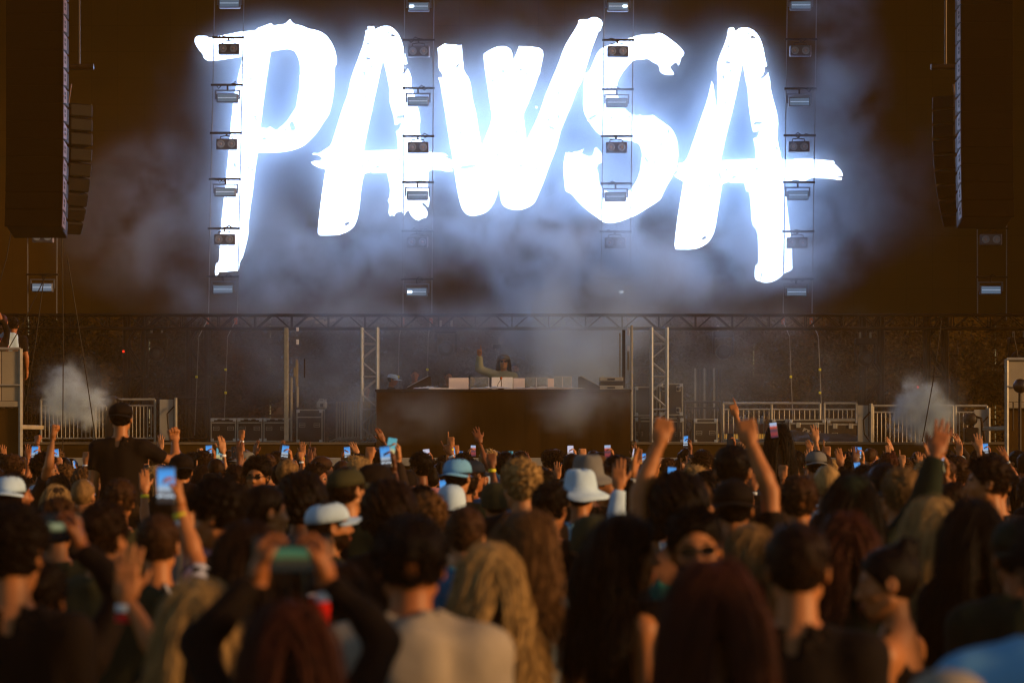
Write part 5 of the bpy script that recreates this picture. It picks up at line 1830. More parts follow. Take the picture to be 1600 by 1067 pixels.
def glasses_mesh():
    m = MB()
    for s in (-1, 1):
        vs, fs = [], []
        for lay in (0, 1):
            for k in range(14):
                a = 2 * math.pi * k / 14
                x, z = 0.025 * math.cos(a), 0.0185 * math.sin(a)
                vs.append((s * (0.033 + x), 0.106 - 0.10 * (0.033 + x) ** 2 * 6 - lay * 0.005, 0.000 + z * (1 - 0.12 * math.cos(a) * s * 0)))
        f0 = tuple(range(14))
        fs.append(f0 if s < 0 else f0[::-1])
        f1 = tuple(range(14, 28))
        fs.append(f1[::-1] if s < 0 else f1)
        for k in range(14):
            fs.append((k, (k + 1) % 14, 14 + (k + 1) % 14, 14 + k))
        m.add(vs, fs)
        m.tube([(s * 0.056, 0.098, 0.006), (s * 0.078, 0.06, 0.008), (s * 0.083, -0.01, 0.008)], 0.0028, 5)
    m.tube([(-0.012, 0.106, 0.004), (0, 0.109, 0.007), (0.012, 0.106, 0.004)], 0.0026, 5)
    return m.mesh('sunglasses')


CAP_C, CAP_V = cap_meshes()
BUCKET = bucket_mesh()
BEANIE = beanie_mesh()
BERET = beanie_mesh(True)
GLASS = glasses_mesh()
BAND = MB().lathe([(0.0315, -0.012), (0.0325, 0.0), (0.0315, 0.012), (0.0295, 0.012), (0.0295, -0.012), (0.0315, -0.012)], (0, 0, -0.015), 'z', 16, cap=False).mesh('wristband', True)
for me_, m_ in ((CAP_C, 'cloth_black'), (CAP_V, 'cloth_black'), (BUCKET, 'cloth_white'), (BEANIE, 'cloth_black'), (BERET, 'cloth_black'), (GLASS, 'lens_dark'), (BAND, 'band_white')):
    me_.materials.append(MATS[m_])


def screen_mat(name, kind):
    """a lit phone screen: the small live picture of the stage on it"""
    m = bpy.data.materials.new(name)
    m.use_nodes = True
    n = m.node_tree
    b = n.nodes['Principled BSDF']
    b.inputs['Base Color'].default_value = (0.01, 0.01, 0.012, 1)
    b.inputs['Roughness'].default_value = 0.15
    tc = n.nodes.new('ShaderNodeTexCoord')
    sp = n.nodes.new('ShaderNodeSeparateXYZ')
    n.links.new(tc.outputs['Generated'], sp.inputs[0])
    cr = n.nodes.new('ShaderNodeValToRGB')
    cr.color_ramp.interpolation = 'LINEAR'
    el_ = cr.color_ramp.elements
    st = {'stage': [(0.0, (0.02, 0.012, 0.01)), (0.16, (0.03, 0.02, 0.015)), (0.20, (0.6, 0.7, 0.8)), (0.25, (0.05, 0.03, 0.02)), (0.42, (0.35, 0.42, 0.5)), (0.52, (0.12, 0.30, 0.6)), (0.78, (0.06, 0.30, 0.75)), (0.92, (0.05, 0.22, 0.55)), (1.0, (0.02, 0.05, 0.1))],
          'strip': [(0.0, (0.004, 0.003, 0.003)), (0.34, (0.004, 0.003, 0.003)), (0.42, (0.20, 0.20, 0.08)), (0.50, (0.40, 0.42, 0.22)), (0.62, (0.36, 0.38, 0.20)), (0.70, (0.004, 0.003, 0.003)), (1.0, (0.003, 0.002, 0.002))],
          'green': [(0.0, (0.004, 0.003, 0.003)), (0.34, (0.05, 0.03, 0.006)), (0.46, (0.09, 0.16, 0.05)), (0.62, (0.05, 0.19, 0.10)), (0.72, (0.004, 0.003, 0.003)), (1.0, (0.003, 0.002, 0.002))],
          'white': [(0.0, (0.25, 0.18, 0.08)), (0.25, (0.4, 0.28, 0.10)), (0.45, (0.3, 0.25, 0.3)), (0.55, (0.55, 0.5, 0.6)), (1.0, (0.5, 0.48, 0.6))],
          'teal': [(0.0, (0.2, 0.16, 0.05)), (0.35, (0.5, 0.42, 0.2)), (0.5, (0.12, 0.34, 0.36)), (1.0, (0.08, 0.30, 0.36))],
          'red': [(0.0, (0.02, 0.01, 0.03)), (0.25, (0.25, 0.03, 0.03)), (0.5, (0.05, 0.03, 0.05)), (0.7, (0.45, 0.06, 0.02)), (0.85, (0.35, 0.40, 0.55)), (1.0, (0.3, 0.4, 0.6))]}[kind]
    while len(el_) > 1:
        el_.remove(el_[-1])
    el_[0].position, el_[0].color = st[0][0], (*st[0][1], 1)
    for p_, c_ in st[1:]:
        e = el_.new(p_)
        e.color = (*c_, 1)
    # pictures are not flat bands: break them up along the other axis
    nz = n.nodes.new('ShaderNodeTexNoise')
    nz.inputs['Scale'].default_value = 7
    n.links.new(tc.outputs['Generated'], nz.inputs[0])
    ad = n.nodes.new('ShaderNodeMath')
    ad.operation = 'MULTIPLY_ADD'
    ad.inputs[1].default_value = 0.16
    n.links.new(nz.outputs[0], ad.inputs[0])
    sb = n.nodes.new('ShaderNodeMath')
    sb.operation = 'SUBTRACT'
    sb.inputs[1].default_value = 0.08
    n.links.new(sp.outputs[2], sb.inputs[0])
    n.links.new(sb.outputs[0], ad.inputs[2])
    n.links.new(ad.outputs[0], cr.inputs[0])
    col_out = cr.outputs[0]
    if kind in ('strip', 'green'):
        # the picture is letterboxed: only the middle of the long side is lit
        a1 = n.nodes.new('ShaderNodeMath')
        a1.operation = 'SUBTRACT'
        a1.inputs[1].default_value = 0.5
        n.links.new(sp.outputs[0], a1.inputs[0])
        a2 = n.nodes.new('ShaderNodeMath')
        a2.operation = 'ABSOLUTE'
        n.links.new(a1.outputs[0], a2.inputs[0])
        a3 = n.nodes.new('ShaderNodeMapRange')
        a3.inputs['From Min'].default_value = 0.24
        a3.inputs['From Max'].default_value = 0.32
        a3.inputs['To Min'].default_value = 1
        a3.inputs['To Max'].default_value = 0
        n.links.new(a2.outputs[0], a3.inputs[0])
        mx = n.nodes.new('ShaderNodeMix')
        mx.data_type = 'RGBA'
        n.links.new(a3.outputs[0], mx.inputs[0])
        mx.inputs[6].default_value = (0.003, 0.002, 0.002, 1)
        n.links.new(col_out, mx.inputs[7])
        col_out = mx.outputs[2]
    n.links.new(col_out, b.inputs['Emission Color'])
    b.inputs['Emission Strength'].default_value = 0.45 if kind in ('strip', 'green') else 0.8
    MATS[name] = m


for k_ in ('stage', 'strip', 'green', 'white', 'teal', 'red'):
    screen_mat('screen_' + k_, k_)


def phone_meshes(w_, h_):
    a = MB().box((-w_ / 2, 0, -h_ / 2), (w_ / 2, 0.009, h_ / 2), 0.0042).mesh('phone_body')
    b = MB().box((-w_ / 2 + 0.004, -0.0012, -h_ / 2 + 0.005), (w_ / 2 - 0.004, -0.0002, h_ / 2 - 0.005)).mesh('screen')
    c = MB().box((-w_ / 2 + 0.006, 0.0092, h_ / 2 - 0.040), (-w_ / 2 + 0.036, 0.0118, h_ / 2 - 0.008), 0.001).mesh('camera_bump')
    a.materials.append(MATS['phone_black'])
    b.materials.append(MATS['screen_stage'])
    c.materials.append(MATS['phone_black'])
    return a, b, c


PH_P = phone_meshes(0.074, 0.152)
PH_L = phone_meshes(0.152, 0.074)
SCREEN_WORDS = {'stage': 'bright blue lit screen', 'strip': 'dark screen with a pale lit strip', 'green': 'dark screen with a greenish lit strip', 'white': 'pale whitish lit screen', 'teal': 'teal lit screen', 'red': 'reddish lit screen'}


def phone(pos, rot, kind, lab, land=False, off=False):
    ms = PH_L if land else PH_P
    t = empty('phone', pos, ' '.join(lab.replace('bright blue lit screen', 'blue lit screen').split()[:16]), 'phone', 'phones held up by the crowd')
    t.rotation_euler = rot
    for nm, me_ in zip(('phone_body', 'screen', 'camera_bump'), ms):
        o = bpy.data.objects.new(nm, me_)
        COL.objects.link(o)
        o.parent = t
        if nm == 'screen':
            o.material_slots[0].link = 'OBJECT'
            o.material_slots[0].material = MATS['phone_black' if off else 'screen_' + kind]
    return t


# ---- a person put into the world -----------------------------------------------------
def slot(o, i, m):
    o.material_slots[i].link = 'OBJECT'
    o.material_slots[i].material = MATS[m] if isinstance(m, str) else m


def part(nm, me, parent, M=None, m=None):
    o = bpy.data.objects.new(nm, me)
    COL.objects.link(o)
    o.parent = parent
    if M is not None:
        o.matrix_local = M
    if m:
        slot(o, 0, m)
    return o


SKW = 0


def person(fg, loc, yaw, height, skin=0, hair='short', hvar=0, hcol=0, top='black', hat=None, hatcol='black', glasses=False, bands=(), seated=False, pants='charcoal', wide=1.0, no_legs=False):
    o = bpy.data.objects.new('person', fg.body)
    COL.objects.link(o)
    s = height / 1.762
    o.location = loc
    o.rotation_euler = (0, 0, yaw)
    o.scale = (s * wide, s * wide, s)
    slot(o, 0, 'skin_%d' % skin)
    slot(o, 1, 'hair_%d' % hcol)
    slot(o, 2, 'eye')
    slot(o, 3, 'lip_%d' % skin)
    part('top', fg.top, o, None, 'cloth_' + top.replace(' ', '_'))
    if not no_legs:
        L = LEGS_SIT if seated else LEGS
        part('trousers', L[0], o, None, 'cloth_' + pants.replace(' ', '_'))
        part('shoe', L[1], o, None, 'cloth_black')
        part('shoe', L[2], o, None, 'cloth_black')
    M = fg.headM
    if hair:
        hm = HAIRM[hair][hvar % len(HAIRM[hair])]
        part('hair', hm, o, M, 'hair_%d' % hcol)
    if hat in ('cap', 'cap_back'):
        MM = M @ Matrix.Rotation(math.pi if hat == 'cap_back' else 0, 4, 'Z')
        if hat == 'cap_back':
            MM = MM @ Matrix.Translation((0, 0.034, 0))
        MM = MM @ Matrix.Scale(1.06, 4)
        c = part('cap', CAP_C, o, MM, 'cloth_' + hatcol.replace(' ', '_'))
        part('visor', CAP_V, c, None, 'cloth_' + hatcol.replace(' ', '_'))
    elif hat == 'bucket':
        part('bucket_hat', BUCKET, o, M @ Matrix.Scale(1.06, 4), 'cloth_' + hatcol.replace(' ', '_'))
    elif hat == 'beanie':
        part('beanie', BEANIE, o, M @ Matrix.Scale(1.07, 4), 'cloth_' + hatcol.replace(' ', '_'))
    elif hat == 'beret':
        part('beret', BERET, o, M @ Matrix.Scale(1.05, 4), 'cloth_' + hatcol.replace(' ', '_'))
    if glasses:
        part('sunglasses', GLASS, o, M)
    for (sd_, colr, dz) in bands:
        part('wristband', BAND, o, fg.hand[sd_] @ Matrix.Translation((0, 0, -0.012 - dz)), 'band_' + colr)
    o['category'] = 'person'
    return o


def hand_world(o, fg, sd_):
    bpy_m = Matrix.LocRotScale(o.location, o.rotation_euler, o.scale)
    return bpy_m @ fg.hand[sd_]

# ================================================================== people on the stage
def stage_person(px, ytop, Y, yaw, lab, fgk, z0=None, hatz=0.02, **kw):
    t = W(px, ytop, Y)
    z0 = DECK_LO if z0 is None else z0
    o = person(make_fig(**fgk), (t.x, Y, z0), R(yaw), t.z - hatz - z0, **kw)
    o['label'] = lab
    o['group'] = 'people on the stage'
    return o


dj = stage_person(787, 553, 42.1, 180, 'performer in dark beret, sunglasses and sage jacket pointing one arm up', dict(armL='table', armR='dj', handR='point', head=(0, 14, 0), sleeve='jacket', lod=2, seed=4), skin=2, hair='under', hvar=0, hcol=0, top='sage', hat='beret', hatcol='grey', glasses=True, bands=(('R', 'red', 0.02),), hatz=0.03)
stage_person(612, 581, 43.0, 260, 'helper in white cap bending by the truss tower', dict(armL='front', armR='front', head=(0, -10, 0), sleeve='long', lod=1, seed=2), skin=1, hair='crop', hcol=0, top='charcoal', hat='cap', hatcol='white', hatz=0.03)
stage_person(648, 574, 43.6, 185, 'dim bald looking figure standing next to the white capped helper', dict(sleeve='tee', lod=0, seed=1), skin=1, hair='buzz', hcol=1, top='charcoal')
stage_person(700, 577, 43.8, 175, 'dim figure standing behind the outer pink panel', dict(sleeve='tee', lod=0, seed=2, head=(20, 0, 0)), skin=1, hair='crop', hcol=0, top='black')
stage_person(737, 583, 43.4, 190, 'dim figure with tied dark hair behind the wide acrylic guard', dict(sleeve='tee', lod=0, fem=1), skin=2, hair='bun', hcol=0, top='black')
stage_person(804, 564, 43.0, 180, 'bearded man standing right behind the performer', dict(sleeve='tee', lod=1, beard=1, seed=5), skin=1, hair='buzz', hcol=0, top='charcoal')
stage_person(573, 600, 43.8, 200, 'dim figure half hidden behind the truss tower', dict(sleeve='long', lod=0), skin=1, hair='short', hcol=1, top='grey')
wt = stage_person(4, 489, 39.3, 12, 'man in white tee with red print standing on the riser', dict(sleeve='tee', lod=1, seed=6, armR='down'), z0=RISZ, skin=0, hair='buzz', hcol=3, top='white')
pr = MB()
for row in range(3):
    for k in range(7):
        x = -0.085 + k * 0.028
        z = 1.36 - row * 0.085 - 0.010 * (k - 3) ** 2 * 0.3
        yb = -0.128 + 0.35 * x * x
        pr.box((x - 0.011, yb - 0.003, z - 0.028), (x + 0.010, yb + 0.02, z + 0.026), 0.004)
pp_ = pr.build('shirt_print', 'band_red', wt)
pp_['kind'] = 'stuff'
stage_person(21, 495, 39.5, 5, 'man in dark tee beside the red printed white tee', dict(sleeve='tee', lod=1, seed=7), z0=RISZ, skin=1, hair='short', hcol=0, top='black')
stage_person(-6, 505, 38.95, 40, 'person in black pointing one finger in front of the white tee', dict(armL='front', armR='lean_in', handR='point', sleeve='long', lod=1), z0=RISZ, skin=1, hair='short', hcol=1, top='black')

# ================================================================== the crowd
CROWD = []        # (x, y, radius)
USED = {}
ARMW = {'down': '', 'mid': 'raised', 'mid_out': 'raised outwards', 'fist_in': 'raised', 'phone_c': 'holding a phone', 'reach_l': 'raised', 'elbow': '', 'dj': 'raised', 'front': ', hand in front', 'up': 'raised', 'high': 'raised high', 'lean': 'leaning out raised', 'lean_in': 'raised across', 'bent': 'bent up', 'phone': 'holding a phone', 'phone_hi': 'holding a phone high', 'land': 'filming', 'cheer': 'thrown up', 'wave': 'waving', 'side': 'out to the side', 'table': ''}
HANDW = {'open': 'open hand', 'flat': 'flat hand', 'relaxed': 'hand', 'fist': 'fist', 'point': 'pointing finger', 'peace': 'two fingers', 'hold': 'hand'}
TOPW = {'tee': 'tee', 'long': 'long-sleeved top', 'hoodie': 'hoodie', 'tank': 'strappy top', 'jacket': 'jacket'}
STYW = {'short': 'short', 'crop': 'cropped', 'buzz': 'shaved', 'curly': 'curly', 'afro': 'big curly', 'long': 'long straight', 'wavy': 'long wavy', 'bun': 'bunned', 'tail': 'ponytailed', 'under': 'shoulder-length'}
HATW = {'cap': 'cap', 'cap_back': 'backwards cap', 'bucket': 'bucket hat', 'beanie': 'beanie'}


def describe(c):
    s = 'person with '
    if c.get('hat'):
        s += c['hatcol'] + ' ' + HATW[c['hat']]
    else:
        s += STYW[c['hair']] + ' ' + HAIR[c['hcol']][0] + ' hair'
    s += ' in ' + c['top'] + ' ' + TOPW[c['sleeve']]
    if c['armL'] == 'land':
        s += ' filming with both hands'
    else:
        for sd_ in 'LR':
            a = c['arm' + sd_]
            if a in ('phone', 'phone_hi'):
                s += ', phone ' + ('high ' if a == 'phone_hi' else '') + 'in ' + ('left' if sd_ == 'L' else 'right') + ' hand'
            elif ARMW[a] and a != 'front':
                s += ', ' + ('left ' if sd_ == 'L' else 'right ') + HANDW[c['hand' + sd_]] + ' ' + ARMW[a].split(',')[0]
    if c.get('glasses'):
        s += ', sunglasses'
    w_ = s.split()
    return ' '.join(w_[:16]).rstrip(',')


def add_person(x, Y, ztop, yaw=0.0, z0=0.0, label=None, **c):
    d = dict(armL='down', armR='down', handL='relaxed', handR='relaxed', head=(0, 0, 0), sleeve='tee', lod=1, fem=0, beard=0, seed=0, skin=0, hair='short', hvar=0, hcol=0, top='black', hat=None, hatcol='black', glasses=False, bands=(), seated=False, wide=1.0, pk='stage', poff=False)
    d.update(c)
    for sd_ in 'LR':
        if d['arm' + sd_] in ('phone', 'phone_hi', 'phone_c', 'land'):
            d['hand' + sd_] = 'hold'
    fg = make_fig(d['armL'], d['armR'], d['handL'], d['handR'], d['head'], d['sleeve'], d['lod'], d['fem'], d['beard'], d['seed'])
    ex = {'afro': 0.055, 'curly': 0.035, 'bun': 0.03}.get(d['hair'], 0.018) if not d['hat'] else 0.025
    hgt = ztop - ex - z0
    if d['seated']:
        pass
    hh = d['hair']
    if d['hat'] and hh in ('short', 'curly', 'afro', 'bun'):
        hh = 'crop' if not d['fem'] else 'under'
    if d['hat'] in ('bucket', 'beanie') and hh == 'crop':
        hh = 'buzz'
    o = person(fg, (x, Y, z0), R(yaw), hgt, d['skin'], hh, d['hvar'], d['hcol'], d['top'], d['hat'], d['hatcol'], d['glasses'], d['bands'], d['seated'], wide=d['wide'])
    o['label'] = label or describe(d)
    o['group'] = 'people in the crowd'
    CROWD.append((x, Y, 0.2))
    # a phone in the hand that holds one
    if d['armL'] == 'land':
        a, b = hand_world(o, fg, 'L'), hand_world(o, fg, 'R')
        p = (a @ Vector((0.0, 0.0, 0.06)) + b @ Vector((0, 0, 0.06))) / 2
        ph = phone(p + Vector((0, 0, 0.0)), (R(-6), 0, R(yaw)), d['pk'], 'phone turned sideways, ' + SCREEN_WORDS[d['pk']] + ', held in two hands', True)
        ph.scale = (1.25, 1.2, 1.25)
    for sd_ in 'LR':
        if d['arm' + sd_] in ('phone', 'phone_hi', 'phone_c'):
            h_ = hand_world(o, fg, sd_)
            s = -1 if sd_ == 'L' else 1
            q = Matrix.Rotation(R(yaw), 3, 'Z') @ Vector((-s * 0.018, -0.034, 0.0))
            p = h_ @ Vector((0.0, 0.022, 0.085)) + q
            phone(p, (R(-8), R(random.Random(int(x * 99)).uniform(-9, 9)), R(yaw)), d['pk'],
                  ('dark switched-off phone back' if d['poff'] else 'phone with ' + SCREEN_WORDS[d['pk']]) + ' held ' + ('high ' if d['arm' + sd_] == 'phone_hi' else '') + 'by ' + ((d['hatcol'] + ' hatted') if d['hat'] else HAIR[d['hcol']][0] + ' haired') + ' person in ' + d['top'] + ' ' + TOPW[d['sleeve']], off=d['poff'])
    return o


def near(px, py, Y, yaw=0.0, **c):
    Y = Y * (1.10 if Y < 9 else 1.06 if Y < 11 else 1.0)
    t = W(px, py, Y)
    return add_person(t.x, Y, t.z, yaw, **c)



# ---- people one can tell apart, nearest first
near(1660, 790, 4.7, 0, sleeve='hoodie', top='light blue', hair='short', hcol=1, lod=2, wide=1.1, label='person in light blue hooded top at the very edge')
near(1480, 1030, 4.2, 0, hat='beanie', hatcol='beige', hair='buzz', top='charcoal', sleeve='hoodie', lod=2, label='short person with beige beanie, only the crown showing')
near(1112, 866, 5.1, 4, hair='long', hvar=1, hcol=3, fem=1, top='black', sleeve='long', lod=2, skin=1)
near(452, 930, 5.2, 3, armL='land', armR='land', pk='green', hair='long', hvar=2, hcol=3, fem=1, top='black', sleeve='long', lod=2, skin=1, bands=(('R', 'white', 0.03),), label='auburn haired person filming with a sideways phone in both hands')
near(62, 872, 6.8, 2, armL='land', armR='land', pk='strip', hair='short', hvar=1, hcol=0, top='black', sleeve='long', lod=2, skin=3, label='black haired person filming a pale strip with both hands')
near(312, 897, 6.1, -5, armL='reach_l', handL='open', hair='long', hvar=0, hcol=5, fem=1, top='black', sleeve='tee', lod=2, skin=0, bands=(('L', 'white', 0.01), ('L', 'red', 0.045)), label='blonde long haired person raising an open hand with white and red wristbands')
near(642, 803, 6.0, 3, hair='short', hvar=2, hcol=0, top='beige', sleeve='hoodie', lod=2, skin=1, wide=1.12, label='black haired man seen from behind in beige hoodie')
near(1246, 808, 6.0, -6, hair='crop', hvar=0, hcol=1, top='black', sleeve='tee', lod=2, skin=0, wide=1.05)
near(20, 783, 6.5, 12, hair='curly', hvar=0, hcol=0, top='black', sleeve='tee', lod=2, skin=0, head=(-20, 0, 0))
near(765, 843, 7.0, 8, hair='wavy', hvar=0, hcol=5, fem=1, top='black', sleeve='long', lod=2, skin=2)
near(826, 792, 7.6, -20, hair='wavy', hvar=1, hcol=4, fem=1, top='white', sleeve='tee', lod=2, skin=2, head=(-15, 0, 0))
near(975, 797, 7.1, -62, hair='long', hvar=2, hcol=0, fem=1, top='black', sleeve='tank', lod=2, skin=0, head=(-18, 0, 0), label='black long haired woman turned sideways in black strappy top')
near(1090, 788, 7.0, 172, hair='short', hvar=0, hcol=0, beard=1, glasses=True, top='black', sleeve='tee', lod=2, skin=0, head=(8, 0, 5), label='man in sunglasses facing away from the stage')
near(1396, 838, 7.0, 62, hair='bun', hcol=0, fem=1, top='black', sleeve='tank', lod=2, skin=0, head=(25, -8, 0), label='woman with black bun looking sideways with bare shoulders')
near(1592, 800, 7.2, 0, hat='cap_back', hatcol='dark green', hair='crop', top='dark green', sleeve='hoodie', lod=2, skin=1)
near(530, 872, 7.2, -10, armR='front', handR='hold', hair='under', hvar=0, hcol=1, fem=1, top='white', sleeve='tee', lod=2, skin=1, label='person in white tee holding a red cup')
near(385, 808, 7.9, 8, hair='long', hvar=1, hcol=1, fem=1, top='black', sleeve='tank', lod=2, skin=0)
near(1322, 794, 8.0, 0, hair='under', hvar=1, hcol=3, fem=1, top='dark green', sleeve='tee', lod=2, skin=1)
near(160, 782, 8.0, -14, hair='short', hvar=1, hcol=1, top='olive', sleeve='jacket', lod=2, skin=0, head=(-12, 0, 0))
near(1520, 775, 8.2, 0, hair='long', hvar=0, hcol=0, fem=1, top='black', sleeve='long', lod=1, skin=1)
near(247, 797, 8.4, 4, armR='phone_c', hair='crop', hvar=1, hcol=2, top='black and white checked', sleeve='tee', lod=2, skin=0, bands=(('R', 'yellow', 0.02), ('R', 'white', 0.05)), label='man in black and white checked shirt holding a phone high')
near(1455, 773, 8.6, 0, hair='long', hvar=2, hcol=5, fem=1, top='black', sleeve='tank', lod=2, skin=0)
near(1172, 815, 8.6, 10, hair='wavy', hvar=0, hcol=6, fem=1, top='charcoal', sleeve='tee', lod=2, skin=0)
near(350, 742, 8.9, 58, hair='curly', hvar=1, hcol=0, top='black', sleeve='tee', lod=2, skin=0, head=(12, -14, 0), label='curly black haired man in profile looking down')
near(925, 796, 9.0, 6, hat='beanie', hatcol='olive', hair='buzz', top='charcoal', sleeve='hoodie', lod=2, skin=0)
near(727, 786, 9.4, -3, hair='crop', hvar=0, hcol=2, top='blue', sleeve='hoodie', lod=2, skin=2)
near(1060, 733, 9.7, 0, armL='fist_in', handL='fist', hair='afro', hcol=0, top='teal', sleeve='tank', lod=2, skin=0)
near(606, 745, 10.2, 4, hair='afro', hcol=1, fem=1, top='black', sleeve='long', lod=1, skin=1)
near(1147, 741, 10.2, -3, armR='fist_in', handR='fist', hat='cap_back', hatcol='black', hair='crop', top='black', sleeve='tee', lod=2, skin=0)
near(1330, 735, 10.4, 0, hat='beanie', hatcol='dark green', hair='long', fem=1, hcol=0, top='dark green', sleeve='hoodie', lod=1, skin=1, armR='lean', handR='open', bands=(('R', 'yellow', 0.02),))
near(518, 776, 10.8, -60, head=(-10, 8, 0), hat='cap', hatcol='white', hair='crop', hcol=1, top='olive', sleeve='tee', lod=2, skin=0, beard=1, label='man in white cap looking sideways')
near(90, 776, 10.8, 5, hair='curly', hvar=1, hcol=2, top='olive', sleeve='tee', lod=1, skin=0)
near(413, 752, 11.0, -60, hair='crop', hvar=0, hcol=0, top='black', sleeve='tee', lod=1, skin=0, label='man with cropped hair in profile near the white cap')
near(1247, 742, 12.0, 5, hair='short', hvar=2, hcol=2, top='black', sleeve='tee', lod=1, skin=0)
near(668, 768, 12.0, 6, hair='curly', hvar=1, hcol=4, top='grey', sleeve='tee', lod=1, skin=2)
near(470, 733, 12.2, 2, hair='afro', hcol=0, top='black', sleeve='tee', lod=1, skin=3)
near(860, 752, 12.4, -20, hair='short', hvar=1, hcol=0, top='black', sleeve='tee', lod=1, skin=0)
near(1545, 710, 12.8, 70, hair='short', hvar=0, hcol=1, top='navy', sleeve='tee', lod=1, skin=0, head=(10, 0, 0), label='tall man in profile with short dark hair')
near(1145, 691, 12.9, -8, hair='crop', hvar=1, hcol=0, top='black', sleeve='tee', lod=1, skin=0, wide=1.05)
near(1036, 745, 13.4, -6, hair='crop', hvar=0, hcol=1, armL='mid', handL='flat', top='white', sleeve='long', lod=1, skin=0)
near(15, 736, 14.0, 0, hat='cap_back', hatcol='white', hair='crop', hcol=1, top='grey', sleeve='tee', lod=1, skin=0)
near(187, 747, 14.2, 10, hair='short', hvar=2, hcol=2, top='olive', sleeve='tee', lod=1, skin=0)
near(907, 735, 14.2, -12, hat='bucket', hatcol='white', hair='crop', hcol=1, top='light blue', sleeve='tee', lod=2, skin=0, label='person with pale bluish white bucket hat')
near(1455, 722, 15.0, 8, armR='phone', pk='white', hair='crop', hvar=1, hcol=1, top='charcoal', sleeve='tee', lod=1, skin=0)
near(705, 752, 15.0, 0, hat='beanie', hatcol='white', hair='buzz', hcol=2, top='grey', sleeve='tee', lod=1, skin=2)
near(775, 748, 14.4, 0, hat='beanie', hatcol='olive', hair='buzz', hcol=1, top='olive', sleeve='hoodie', lod=1, skin=1)
near(130, 743, 16.5, -12, hair='buzz', hcol=6, top='black', sleeve='tee', lod=1, skin=2, glasses=True)
near(715, 710, 16.5, -18, hat='cap_back', hatcol='light blue', hair='crop', hcol=0, top='dark green', sleeve='tee', lod=1, skin=2, glasses=True)
near(402, 711, 18.5, 170, hair='curly', hvar=0, hcol=0, glasses=True, top='black', sleeve='tee', lod=1, skin=0, label='curly haired person in sunglasses facing away from the stage')
near(283, 705, 19.0, 20, hat='cap_back', hatcol='black', hair='crop', hcol=0, top='black', sleeve='tee', lod=1, skin=0)
near(1275, 700, 22.0, 0, hat='cap_back', hatcol='grey', hair='crop', hcol=0, top='black', sleeve='tee', lod=1, skin=1)

# phones that catch the eye along the far rows
for i, (px, hpy, Y, sd_, pk, top, hc) in enumerate(((24, 708, 25, 'R', 'stage', 'olive', 1), (300, 706, 26, 'R', 'stage', 'grey', 0), (318, 707, 27, 'R', 'teal', 'navy', 1), (418, 707, 24, 'R', 'stage', 'charcoal', 2), (560, 708, 27, 'L', 'stage', 'dark brown', 0), (872, 704, 27, 'R', 'white', 'maroon', 1), (930, 706, 26, 'R', 'red', 'beige', 0), (1228, 708, 25, 'L', 'teal', 'rust', 1), (1326, 706, 26, 'R', 'stage', 'cream', 0), (1498, 710, 23, 'L', 'white', 'olive', 2), (1528, 702, 29, 'R', 'stage', 'pink', 1), (725, 706, 28, 'L', 'stage', 'blue', 0))):
    near(px, hpy, Y, 0, lod=0, hair=('crop', 'short', 'curly')[i % 3], hcol=hc, top=top, skin=i % 3, pk=pk, armL='phone' if sd_ == 'L' else 'down', armR='phone' if sd_ == 'R' else 'down')

# two riders on shoulders
for (px, py, Y, lab, kw, clab) in (
    (189, 625, 19.6, 'man in black tee and black cap riding on shoulders, elbow out', dict(hat='cap_back', hatcol='black', hair='crop', hcol=0, top='black', sleeve='tee', armR='elbow', handR='fist', skin=0, wide=1.08, lod=2), 'person carrying the man in black on shoulders'),
    (1216, 660, 23.0, 'long dark haired woman riding on shoulders filming with a raised phone', dict(hair='long', hvar=1, hcol=0, fem=1, top='black', sleeve='tank', armL='lean', handL='point', armR='down', skin=0, lod=2), 'person carrying the long haired woman on shoulders')):
    t = W(px, py, Y)
    o = add_person(t.x, Y, t.z, 0.0, t.z - 0.02 - 1.74, label=lab, seated=True, **kw)
    carry = t.z - 0.02 - 1.74 + 0.84 + 0.20
    add_person(t.x, Y + 0.02, min(1.80, carry + 0.10), 0, label=clab, hair='crop', hcol=1, top='black', lod=1, seed=1)
phone(W(1209, 672, 22.8), (R(-8), R(-6), 0), 'red', 'phone with reddish picture held by the woman riding on shoulders')

# red cup in the hand of the white tee
cup = empty('cup', W(500, 958, 7.6), 'red plastic cup held in front of the white tee', 'cup')
MB().lathe([(0.028, -0.06), (0.036, 0.055), (0.038, 0.058), (0.035, 0.056), (0.027, -0.055)], (0, 0, 0), 'z', 20).build('wall', 'band_red', cup, True)
MB().lathe([(0.0375, 0.055), (0.0385, 0.060), (0.036, 0.060)], (0, 0, 0), 'z', 20, cap=False).build('rim', 'band_white', cup, True)

# ---- everyone else: spread through the field
cr = random.Random(20)
spots = []
KEEP = [(907, 62, 15.0), (518, 62, 11.0), (727, 40, 10.0), (1045, 45, 10.0), (1190, 40, 10.4), (350, 50, 9.9), (15, 40, 14.2), (402, 24, 18.6), (715, 30, 16.6), (189, 60, 19.7), (1545, 45, 13.0), (233, 40, 9.6), (130, 30, 16.6), (1216, 40, 23.2)]   # faces, hats and hands that nobody stands in front of
Y = 9.2
while Y < 36.2:
    sp = 0.60 if Y < 14 else (0.74 if Y < 24 else 0.92)
    half = 0.2118 * Y + 0.45
    x = -half + cr.uniform(0, sp)
    while x < half:
        xx, yy = x + cr.uniform(-0.14, 0.14), Y + cr.uniform(-0.18, 0.18)
        if any(yy < ky and abs(800 + xx / yy * FPX - kx) < kw + 0.10 / yy * FPX for (kx, kw, ky) in KEEP) and yy > 9.0:
            x += sp
            continue
        if all((xx - a) ** 2 + (yy - b) ** 2 > 0.42 ** 2 for (a, b, c) in CROWD):
            spots.append((xx, yy))
        x += sp
    Y += sp * 0.92

